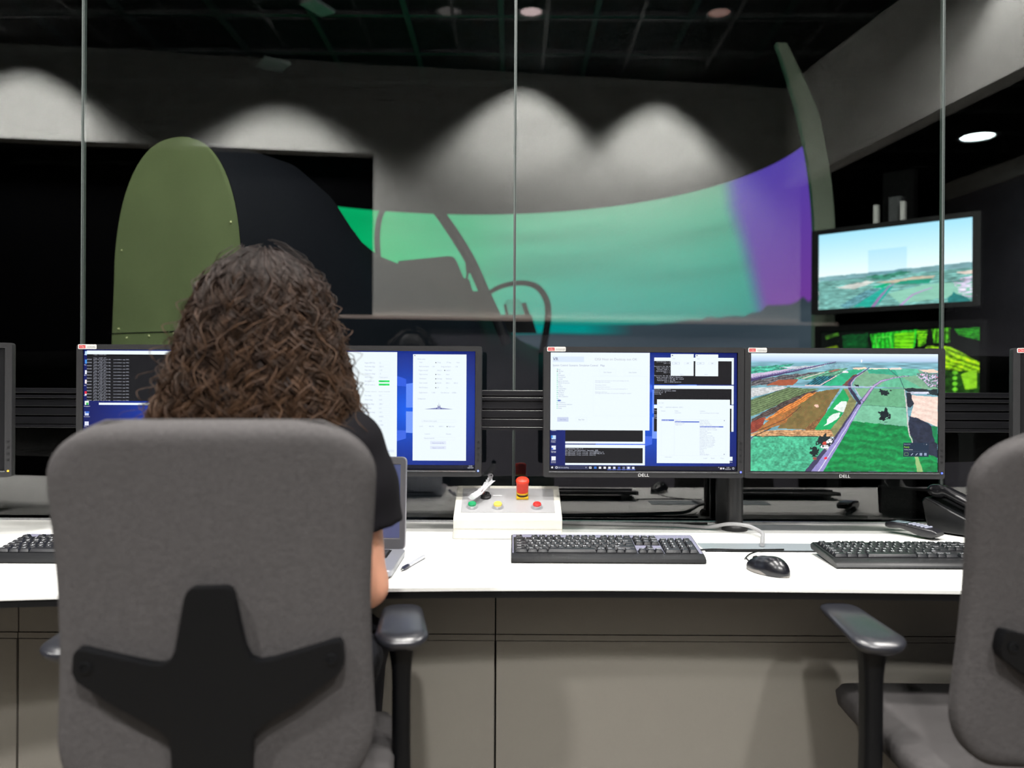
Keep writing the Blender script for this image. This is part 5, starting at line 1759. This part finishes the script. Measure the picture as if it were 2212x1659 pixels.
# ------------------------------------------------------------------ office chairs
def office_chair(x, y, rz, label, pad_dx=(-0.285, 0.285), pad_y=(0.22, 0.47), pad_z=0.72, seat_y=(0.05, 0.53), bz=(0.555, 1.112), hw=0.227, seat_z=0.0, LEAN=0.055):
    """origin on the floor under the rear face of the back; +y is where the sitter looks"""
    t = empty('office_chair', (x, y, 0), rz, label, 'chair', 'grey office chairs')
    z0, z1 = bz
    H = z1 - z0
    rings = []
    N = 44

    def section(hwx, th, z, yc):
        r = []
        for i in range(40):
            a = 2 * PI * i / 40
            c, s = math.cos(a), math.sin(a)
            xx = hwx * abs(c) ** 0.30 * (1 if c >= 0 else -1)
            yy = th / 2 * abs(s) ** 0.55 * (1 if s >= 0 else -1)
            r.append((xx, yc + yy + 0.10 * xx * xx, z + 0.0))
        return r
    zs_ = []
    for i in range(N + 1):
        u = 0.5 - 0.5 * math.cos(PI * i / N)
        u = 0.6 * u + 0.4 * i / N
        zs_.append(z0 + H * u)
    for z in zs_:
        dt, db = z1 - z, z - z0
        Rt, Rb = 0.085, 0.11
        w = hw - 0.010 * math.sin(PI * np.clip((z - z0) / H, 0, 1)) ** 2
        if dt < Rt:
            w = w - Rt * 1.35 * (1 - math.sqrt(max(0, 1 - ((Rt - dt) / Rt) ** 2.2)))
        if db < Rb:
            w = w - Rb * 0.75 * (1 - math.sqrt(max(0, 1 - ((Rb - db) / Rb) ** 2.3)))
        th = 0.066
        for dd, q in ((dt, 0.030), (db, 0.03)):
            if dd < q:
                th *= max(0.12, math.sqrt(max(0.0, 1 - ((q - dd) / q) ** 2)))
        lean = -LEAN * ((z - z0) / H) ** 1.4
        rings.append(section(max(w, 0.02), th, z + (0.0), 0.035 + lean))
    # crown the top edge: the middle a little higher than the corners
    rings = [[(p[0], p[1], p[2] - 0.16 * (max(0, abs(p[0]) - 0.06)) ** 2 * (1 if k > N * 0.6 else 0.0) * ((k - N * 0.6) / (N * 0.4))) for p in r] for k, r in enumerate(rings)]
    MB().loft(rings).build('backrest', M_FABRIC, t, smooth=60)
    # piping round the upper edge
    mb = MB()
    for off in (0.019, 0.045):
        pts = []
        for k, r in enumerate(rings):
            if k < N * 0.55:
                continue
            pts.append(k)
    top = [r for r in rings]
    left = [(min(r, key=lambda q: q[0])[0] * 0.995, r[0][1] + 0.006, r[0][2]) for r in top[10:-2]]
    right = [(max(r, key=lambda q: q[0])[0] * 0.995, r[0][1] + 0.006, r[0][2]) for r in top[10:-2]]
    mb.tube(left, 0.0032, 6)
    mb.tube(right, 0.0032, 6)
    crown = sorted([q for q in top[-2][:20]], key=lambda q: q[0])
    mb.tube([left[-1]] + [(q[0] * 0.98, left[-1][1] - 0.004, q[2] + 0.004) for q in crown[2:-2]] + [right[-1]], 0.0032, 6)
    mb.build('piping', M_FABRIC, t, smooth=60)
    # star-shaped plastic carrier on the rear of the back
    zr = z0 - 0.555
    half = [(0.0, 0.880), (0.022, 0.880), (0.029, 0.876), (0.033, 0.866), (0.040, 0.825), (0.047, 0.792), (0.054, 0.777), (0.066, 0.771), (0.084, 0.773), (0.170, 0.796), (0.178, 0.796), (0.182, 0.789), (0.184, 0.765), (0.179, 0.752), (0.125, 0.712), (0.075, 0.683), (0.060, 0.669), (0.055, 0.650), (0.054, 0.600), (0.054, 0.555)]
    outl = [(a, b + zr) for a, b in half] + [(-a, b + zr) for a, b in reversed(half[1:])]
    # the plate bends with the back, so it is cut into strips that follow the lean
    bm = bmesh.new()
    vs = [bm.verts.new((a, 0, b)) for a, b in outl]
    fc = bm.faces.new(vs)
    bmesh.ops.triangulate(bm, faces=[fc])
    ex = bmesh.ops.extrude_face_region(bm, geom=bm.faces[:])
    mv = [e for e in ex['geom'] if isinstance(e, bmesh.types.BMVert)]
    bmesh.ops.translate(bm, verts=mv, vec=(0, -0.026, 0))
    bmesh.ops.recalc_face_normals(bm, faces=bm.faces)
    for v in bm.verts:
        lean = -LEAN * max(0.0, (v.co.z - z0) / H) ** 1.4
        v.co.y += 0.006 + lean + 0.10 * v.co.x ** 2
    me = bpy.data.meshes.new('back_carrier')
    bm.to_mesh(me)
    bm.free()
    car = link('back_carrier', me, [M_RUBBER], t, smooth=40, bevel=0.008, segs=4)
    car.modifiers['bevel'].angle_limit = math.radians(50)
    ridge = [(0, 0.856), (0.018, 0.852), (0.026, 0.836), (0.034, 0.79), (0.040, 0.74), (0.040, 0.60), (0.0, 0.59)]
    for sx in (-1, 1):
        mb = MB()
        zz_ = 0.772 + zr
        yy_ = -LEAN * ((zz_ - z0) / H) ** 1.4 + 0.10 * 0.166 ** 2 - 0.021
        mb.lathe([(0.0085, 0.002), (0.0085, -0.0012), (0.006, -0.0018), (0.0058, 0.0), (0.0005, 0.0)], (sx * 0.166, yy_, zz_), 18, 'y')
        mb.build('bolt', M_RUBBER, t)
    # spine down and under the seat
    sp = spline([(0, -0.004, 0.60 + zr), (0, 0.0, 0.52), (0, 0.03, 0.45), (0, 0.11, 0.40), (0, 0.24, 0.395)], 24)
    rings = [[(p_[0] + a, p_[1] - b * (1 if i < 12 else 0.3), p_[2] - b * (0.2 if i < 8 else 0.9)) for a, b in rrect(0.106, 0.026, 0.008, 3)] for i, p_ in enumerate(sp)]
    MB().loft(rings).build('spine', M_RUBBER, t, smooth=50)
    # seat cushion
    rings = []
    ys0, ys1 = seat_y
    for z, q, dz in ((0.425, 0.045, 0), (0.432, 0.02, 0), (0.45, 0.004, 0), (0.475, 0.0, 0), (0.490, 0.010, 0), (0.497, 0.035, 0), (0.499, 0.09, 0)):
        ring = []
        for a, b in rrect(0.50 - 2 * q, (ys1 - ys0) - 2 * q, max(0.02, 0.095 - q * 0.6), 8, 0, (ys0 + ys1) / 2):
            fr = max(0.0, (b - (ys1 - 0.12)) / 0.12)
            ring.append((a, b, seat_z + z - 0.018 * fr * fr + 0.012 * (abs(a) / 0.25) ** 3))
        rings.append(ring)
    MB().loft(rings).build('seat', M_FABRIC, t, smooth=60)
    MB().box(-0.14, 0.14, ys0 + 0.08, ys1 - 0.12, 0.375, 0.4249).build('mechanism', M_BLACK, t, bevel=0.01)
    # armrests
    for dx in pad_dx:
        sgn = 1 if dx > 0 else -1
        yc = pad_y[0] + 0.065
        path = spline([(sgn * 0.13, yc + 0.01, 0.392), (dx - sgn * 0.06, yc + 0.005, 0.392), (dx - sgn * 0.012, yc, 0.402), (dx, yc, 0.43), (dx, yc, 0.52), (dx, yc, pad_z - 0.03)], 34)
        arm = MB()
        rings = []
        for i, p_ in enumerate(path):
            k = min(1.0, max(0.0, (p_[2] - 0.60) / (pad_z - 0.63))) if i > 15 else 0.0
            w_, d_ = 0.034 + 0.020 * k ** 3, 0.050 + 0.02 * k ** 3
            a = min(1.0, max(0.0, (i - 6) / 9.0))
            ring = []
            for u, v in rrect(1.0, 1.0, 0.32, 4):
                ring.append((p_[0] + u * w_ * a, p_[1] + v * d_, p_[2] - (u * sgn) * w_ * (1 - a)))
            rings.append(ring)
        ao = arm.loft(rings).build('armrest', M_RUBBER, t, smooth=50)
        y0, y1 = pad_y
        rings = []
        L = y1 - y0
        for z, q in ((-0.032, 0.026), (-0.026, 0.013), (-0.016, 0.003), (-0.008, 0.0), (-0.003, 0.003), (0.0, 0.012), (0.001, 0.026)):
            ring = []
            for a, b in rrect(0.094 - 2 * q, L - 2 * q, max(0.008, 0.036 - q * 0.8), 8):
                tq = (b + L / 2) / L
                ring.append((dx + a * (1.05 - 0.28 * tq * tq), y0 + L / 2 + b, pad_z + z * (1 - 0.25 * tq) - 0.004 * (1 - tq) ** 6 * 3))
            rings.append(ring)
        MB().loft(rings).build('arm_pad', mat('arm_pad_soft', (34, 35, 40), 0.30, spec=0.7), ao, smooth=60)
    # gas lift and five-star base with castors
    yc = 0.20
    MB().lathe([(0.028, 0.10), (0.028, 0.26), (0.017, 0.262), (0.017, 0.38), (0.001, 0.38)], (0, yc, 0), 20).build('gas_lift', M_BLACK, t)
    mb = MB()
    mb.lathe([(0.001, 0.085), (0.045, 0.085), (0.045, 0.13), (0.001, 0.13)], (0, yc, 0), 20)
    for k in range(5):
        a = -PI / 2 + 2 * PI * k / 5
        mb.tube([(0.03 * math.cos(a), yc + 0.03 * math.sin(a), 0.11), (0.30 * math.cos(a), yc + 0.30 * math.sin(a), 0.078)], [0.024, 0.016], 10)
    mb.build('star_base', M_BLACK, t)
    for k in range(5):
        a = -PI / 2 + 2 * PI * k / 5
        cx, cy = 0.285 * math.cos(a), yc + 0.285 * math.sin(a)
        mb = MB()
        for s in (-1, 1):
            mb.lathe([(0.001, s * 0.012 - 0.008), (0.026, s * 0.012 - 0.007), (0.026, s * 0.012 + 0.007), (0.001, s * 0.012 + 0.008)], (cx, cy, 0.026), 18, 'x')
        mb.tube([(cx, cy, 0.026), (cx, cy, 0.075)], 0.006, 8)
        mb.build('caster', M_BLACK, t)
    return t


office_chair(-0.424, 1.185, math.radians(7), 'grey fabric office chair the curly-haired person sits in', pad_dx=(-0.305, 0.262), pad_y=(0.245, 0.46))
office_chair(0.944, 1.31, math.radians(-1), 'empty grey fabric office chair tucked under the desk at the right', pad_dx=(-0.285, 0.285), pad_y=(0.135, 0.385), bz=(0.545, 1.094), seat_y=(0.05, 0.545), seat_z=0.018, LEAN=0.08)

# ------------------------------------------------------------------ the seated person
PX, PY = -0.432, 1.44
pr = empty('person', (PX, PY, 0), 0, 'person with long curly brown hair in a black t-shirt sitting at the desk', 'person')
H_ = 0.006
B = Body((-0.36, -0.24, -0.01), (0.36, 0.62, 1.42), H_)
# trunk, neck, head (local: x right, y towards the desk)
B.cap((-0.06, 0.0, 0.635), (0.06, 0.0, 0.635), 0.112, None, 0.04)
B.cap((-0.045, -0.005, 0.74), (0.045, -0.005, 0.74), 0.095, None, 0.05)
B.cap((-0.065, -0.01, 0.92), (0.065, -0.01, 0.92), 0.098, None, 0.05)
B.cap((-0.108, -0.012, 1.045), (0.108, -0.012, 1.045), 0.054, None, 0.05)
B.cap((0, -0.012, 1.06), (0, 0.012, 1.16), 0.052, 0.047, 0.04)
B.ell((0, 0.0, 1.265), (0.075, 0.095, 0.095), 0.02)
B.cap((0, 0.05, 1.19), (0, 0.055, 1.205), 0.046, 0.05, 0.03)
B.cap((0, 0.090, 1.262), (0, 0.106, 1.232), 0.008, 0.013, 0.012)
B.cap((-0.018, 0.092, 1.196), (0.018, 0.092, 1.196), 0.007, None, 0.008)
for sx in (-1, 1):
    B.ell((sx * 0.033, 0.098, 1.262), (0.016, 0.012, 0.010), 0.008, sub=True)
    B.ell((sx * 0.078, 0.0, 1.25), (0.010, 0.02, 0.032), 0.006)
    # legs
    B.cap((sx * 0.09, 0.02, 0.605), (sx * 0.10, 0.355, 0.600), 0.082, 0.056, 0.03)
    B.cap((sx * 0.10, 0.355, 0.595), (sx * 0.085, 0.335, 0.12), 0.058, 0.036, 0.02)
    B.cap((sx * 0.085, 0.315, 0.045), (sx * 0.088, 0.38, 0.035), 0.036, 0.030, 0.03)
    # arms
    sh, el, wr = (sx * 0.152, -0.012, 1.035), (sx * 0.178, 0.0, 0.812), (sx * 0.085, 0.255, 0.812)
    B.cap(sh, el, 0.048, 0.036, 0.03)
    B.cap(el, wr, 0.036, 0.025, 0.02)
    # palm, four unequal curled fingers and a thumb
    kx = sx * 0.070
    B.cap((sx * 0.085, 0.262, 0.810), (kx, 0.315, 0.806), 0.024, 0.021, 0.015)
    B.cap((sx * 0.085 + 0.012, 0.275, 0.808), (kx + 0.016, 0.322, 0.803), 0.015, None, 0.01)
    B.cap((sx * 0.085 - 0.012, 0.275, 0.808), (kx - 0.016, 0.322, 0.803), 0.015, None, 0.01)
    for k, (off, ln) in enumerate(((-0.027, 0.058), (-0.009, 0.068), (0.009, 0.064), (0.027, 0.050))):
        ox = kx + off * sx * -1
        m1_ = (ox * 1.0, 0.325 + ln * 0.45, 0.806)
        m2_ = (ox, 0.325 + ln * 0.80, 0.794)
        B.cap((kx + off * sx * -0.7, 0.322, 0.805), m1_, 0.0085, 0.008, 0.004)
        B.cap(m1_, m2_, 0.008, 0.0072, 0.003)
        B.cap(m2_, (ox, 0.325 + ln * 0.95, 0.781), 0.0072, 0.0065, 0.003)
    B.cap((sx * 0.085 - sx * 0.020, 0.278, 0.806), (kx - sx * 0.042, 0.315, 0.798), 0.011, 0.0085, 0.008)
    B.cap((kx - sx * 0.042, 0.315, 0.798), (kx - sx * 0.044, 0.345, 0.788), 0.0085, 0.007, 0.004)
M_SKIN = mat('skin', (206, 150, 124), 0.55, spec=0.35, noise=0.06, scale=40)
M_SKIN.node_tree.nodes['Principled BSDF'].inputs['Subsurface Weight'].default_value = 0.08
link('body', B.mesh('body'), [M_SKIN], pr, smooth=180)
for sx in (-1, 1):
    MB().lathe([(0.0005, -0.011), (0.006, -0.009), (0.0105, -0.002), (0.0105, 0.003), (0.007, 0.008), (0.0005, 0.011)], (sx * 0.033, 0.083, 1.262), 16, 'y').build('eye', mat('eye_white', (225, 222, 216), 0.2), pr, smooth=80)
# t-shirt
B = Body((-0.36, -0.20, 0.55), (0.36, 0.24, 1.20), H_)
B.cap((-0.07, 0.005, 0.66), (0.07, 0.005, 0.66), 0.120, None, 0.04)
B.cap((-0.055, -0.005, 0.76), (0.055, -0.005, 0.76), 0.106, None, 0.05)
B.cap((-0.075, -0.008, 0.92), (0.075, -0.008, 0.92), 0.104, None, 0.05)
B.cap((-0.122, -0.012, 1.048), (0.122, -0.012, 1.048), 0.066, None, 0.05)
B.cap((0, -0.012, 1.06), (0, -0.004, 1.10), 0.066, 0.06, 0.03)
B.cut((0, 0.0, 1.118), (0, -0.25, 1))
tsh = B
B = Body((-0.36, -0.20, 0.55), (0.36, 0.24, 1.20), H_)
for sx in (-1, 1):
    B.cap((sx * 0.146, -0.012, 1.054), (sx * 0.168, -0.004, 0.985), 0.066, 0.063, 0.02)
    B.cap((sx * 0.168, -0.004, 0.985), (sx * 0.192, 0.004, 0.86), 0.063, 0.062, 0.02)
B.cut((0.19, 0, 0.918), (0.30, 0.05, -1)) if False else None
ax = [B.lo[i] + B.h * np.arange(B.n[i]) for i in range(3)]
Xg, Yg, Zg = np.meshgrid(*ax, indexing='ij', sparse=True)
B.d = np.maximum(B.d, ((0.905 + 0.28 * (np.abs(Xg) - 0.17)) - Zg + 0 * Yg).astype(np.float32))
k_ = 0.02
tt = np.clip(0.5 + 0.5 * (B.d - tsh.d) / k_, 0, 1)
tsh.d = B.d * (1 - tt) + tsh.d * tt - k_ * tt * (1 - tt)
M_SHIRT = mat('black_cotton', (20, 19, 22), 0.9, spec=0.1, bump=0.3, scale=80)
link('t_shirt', tsh.mesh('t_shirt'), [M_SHIRT], pr, smooth=180)
# trousers and shoes
B = Body((-0.36, -0.24, -0.01), (0.36, 0.62, 0.80), 0.008)
B.cap((-0.06, 0.0, 0.635), (0.06, 0.0, 0.635), 0.118, None, 0.04)
for sx in (-1, 1):
    B.cap((sx * 0.09, 0.02, 0.605), (sx * 0.10, 0.355, 0.600), 0.090, 0.064, 0.03)
    B.cap((sx * 0.10, 0.355, 0.595), (sx * 0.085, 0.335, 0.10), 0.062, 0.046, 0.02)
B.cut((0, 0, 0.085), (0, 0, -1))
B.cut((0, 0, 0.69), (0, 0, 1))
link('trousers', B.mesh('trousers'), [mat('dark_denim', (24, 26, 36), 0.9)], pr, smooth=180)
for sx in (-1, 1):
    B = Body((-0.2, 0.18, -0.02), (0.2, 0.62, 0.16), 0.006)
    B.cap((sx * 0.085, 0.285, 0.045), (sx * 0.089, 0.385, 0.036), 0.044, 0.038, 0.03)
    B.cap((sx * 0.085, 0.325, 0.05), (sx * 0.085, 0.33, 0.085), 0.045, 0.042, 0.02)
    B.cut((0, 0, 0.0), (0, 0, -1))
    link('shoe', B.mesh('shoe'), [mat('shoe_black', (18, 18, 20), 0.5)], pr, smooth=180)

# long curly hair: a volume underneath and thousands of coiled strands over it
ZT = [1.396, 1.386, 1.364, 1.332, 1.276, 1.220, 1.164, 1.112, 1.05, 0.99, 0.95]
AW = [0.001, 0.040, 0.074, 0.104, 0.119, 0.137, 0.154, 0.171, 0.172, 0.150, 0.125]
BW_ = [0.001, 0.045, 0.080, 0.104, 0.118, 0.124, 0.128, 0.130, 0.126, 0.115, 0.10]
CXS = [0.0, 0.0, 0.0, 0.0, -0.002, -0.004, -0.006, -0.011, -0.012, -0.012, -0.012]


def env(z):
    zr = -np.asarray(z)
    xs = [-q for q in ZT]
    return np.interp(zr, xs, AW), np.interp(zr, xs, BW_), np.interp(zr, xs, CXS)


rings = []
for z in np.linspace(1.383, 0.96, 40):
    a, b, c = env(z)
    ring = []
    for i in range(48):
        ph_ = 2 * PI * i / 48
        sy = math.sin(ph_)
        yy = b * 0.86 * sy
        if sy > 0:
            lim = 0.099 if z > 1.275 else 0.02
            yy = min(yy, lim)
        ring.append((c + a * 0.86 * math.cos(ph_), yy - 0.005, z - 0.006))
    rings.append(ring)
hb = MB().loft(rings)
strand_v, strand_f, strand_c = [np.array(hb.v)], [], [np.tile(lin((24, 18, 15)), (len(hb.v), 1))]
hair_faces_base = hb.f
nv = len(hb.v)
R2 = np.random.default_rng(42)
NL, NS, NP, K = 900, 10, 46, 3
quads = []
for l in range(NL):
    wide = R2.random() < 0.14
    ph_ = R2.uniform(-200, 20) if not wide else (R2.uniform(0, 35) if R2.random() < 0.5 else R2.uniform(-215, -180))
    ph_ = math.radians(ph_)
    rho = R2.uniform(0.90, 1.01)
    zs0 = 1.395 - (0.025 * R2.random() if R2.random() < 0.45 else 0.30 * R2.random() ** 1.3)
    zs1 = max(0.93, min(zs0 - 0.10, R2.uniform(0.95, 1.13) if R2.random() < 0.75 else R2.uniform(1.1, 1.24)))
    t = np.linspace(0, 1, NP)
    # spend more points near the crown, where strands run nearly level
    z = zs0 + (zs1 - zs0) * t ** (1.25 if zs0 > 1.34 else 1.0)
    a, b, c = env(z)
    drift = R2.normal(0, 0.13) * t + R2.normal(0, 0.05) * np.sin(t * R2.uniform(3, 9))
    ang = ph_ + drift
    wave = R2.uniform(0.020, 0.040)
    rad = R2.uniform(0.006, 0.012)
    if R2.random() < 0.05:
        rad *= 1.6
        rho *= 1.03
    length = (zs0 - zs1)
    arc = np.concatenate([[0], np.cumsum(np.hypot(np.hypot(np.diff(a * np.cos(ang)), np.diff(b * np.sin(ang))), np.diff(z)))])
    turn = arc / wave * 2 * PI * 0.5 + R2.uniform(0, 2 * PI)
    hand = 1 if R2.random() < 0.5 else -1
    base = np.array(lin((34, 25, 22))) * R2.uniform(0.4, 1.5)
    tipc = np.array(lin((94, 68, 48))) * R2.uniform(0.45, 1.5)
    for s in range(NS):
        fly = R2.random() < 0.05
        rr_ = rad * R2.uniform(0.55, 1.1) * np.clip((1.40 - z) / 0.13, 0.12, 1) * np.clip(t * 5 + 0.15, 0, 1) * (1.6 if fly else 1)
        off = R2.uniform(0, 2 * PI) * 0.22 + s * 0.12
        dr = R2.normal(0, 0.0014, 3) + (R2.normal(0, 0.008, 3) * (1 if fly else 0))
        nx, ny = np.cos(ang), np.sin(ang)
        tx, ty = -ny, nx
        o1 = rr_ * np.cos(turn + off)
        o2 = rr_ * np.sin(turn + off) * hand
        rho_s = rho + R2.normal(0, 0.007)
        x = c + a * rho_s * nx + o1 * nx * 0.8 + o2 * tx + dr[0] * t * 2
        y = -0.005 + b * rho_s * ny + o1 * ny * 0.8 + o2 * ty + dr[1] * t * 2
        zc = z + o1 * 0.25 + dr[2]
        y = np.where((y > 0.06) & (zc < 1.28), 0.06 - (y - 0.06) * 0.3, y)
        P = np.stack([x, y, zc], 1)
        T = np.gradient(P, axis=0)
        T /= np.linalg.norm(T, axis=1, keepdims=True) + 1e-9
        ref = np.stack([nx, ny, 0.2 + 0 * nx], 1)
        S = np.cross(T, ref)
        S /= np.linalg.norm(S, axis=1, keepdims=True) + 1e-9
        Nn = np.cross(S, T)
        wd = (0.0007 + 0.0005 * R2.random()) * np.clip(1.15 - t ** 4, 0.25, 1)
        V = np.stack([P + wd[:, None] * (math.cos(2 * PI * k / K) * S + math.sin(2 * PI * k / K) * Nn) for k in range(K)], 1)
        strand_v.append(V.reshape(-1, 3))
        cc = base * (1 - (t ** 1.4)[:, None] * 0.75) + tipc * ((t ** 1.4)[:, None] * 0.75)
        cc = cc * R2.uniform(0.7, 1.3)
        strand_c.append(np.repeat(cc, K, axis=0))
        i0 = nv + (np.arange(NP - 1) * K)[:, None]
        kk = np.arange(K)[None, :]
        k2 = (kk + 1) % K
        q = np.stack([i0 + kk, i0 + k2, i0 + K + k2, i0 + K + kk], -1).reshape(-1, 4)
        quads.append(q)
        nv += NP * K
V = np.concatenate(strand_v)
Q = np.concatenate(quads)
bq = np.array([f for f in hair_faces_base if len(f) == 4])
Q = np.concatenate([bq, Q])
me = bpy.data.meshes.new('hair')
me.vertices.add(len(V))
me.vertices.foreach_set('co', V.astype(np.float32).ravel())
me.loops.add(len(Q) * 4)
me.loops.foreach_set('vertex_index', Q.astype(np.int32).ravel())
me.polygons.add(len(Q))
me.polygons.foreach_set('loop_start', np.arange(0, len(Q) * 4, 4, dtype=np.int32))
me.update(calc_edges=True)
at = me.color_attributes.new('Col', 'FLOAT_COLOR', 'POINT')
ca = np.ones((len(V), 4), np.float32)
ca[:, :3] = np.concatenate(strand_c)
at.data.foreach_set('color', ca.ravel())
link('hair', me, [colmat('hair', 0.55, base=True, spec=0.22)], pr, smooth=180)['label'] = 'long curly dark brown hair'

bpy.data.objects.remove(_fo)
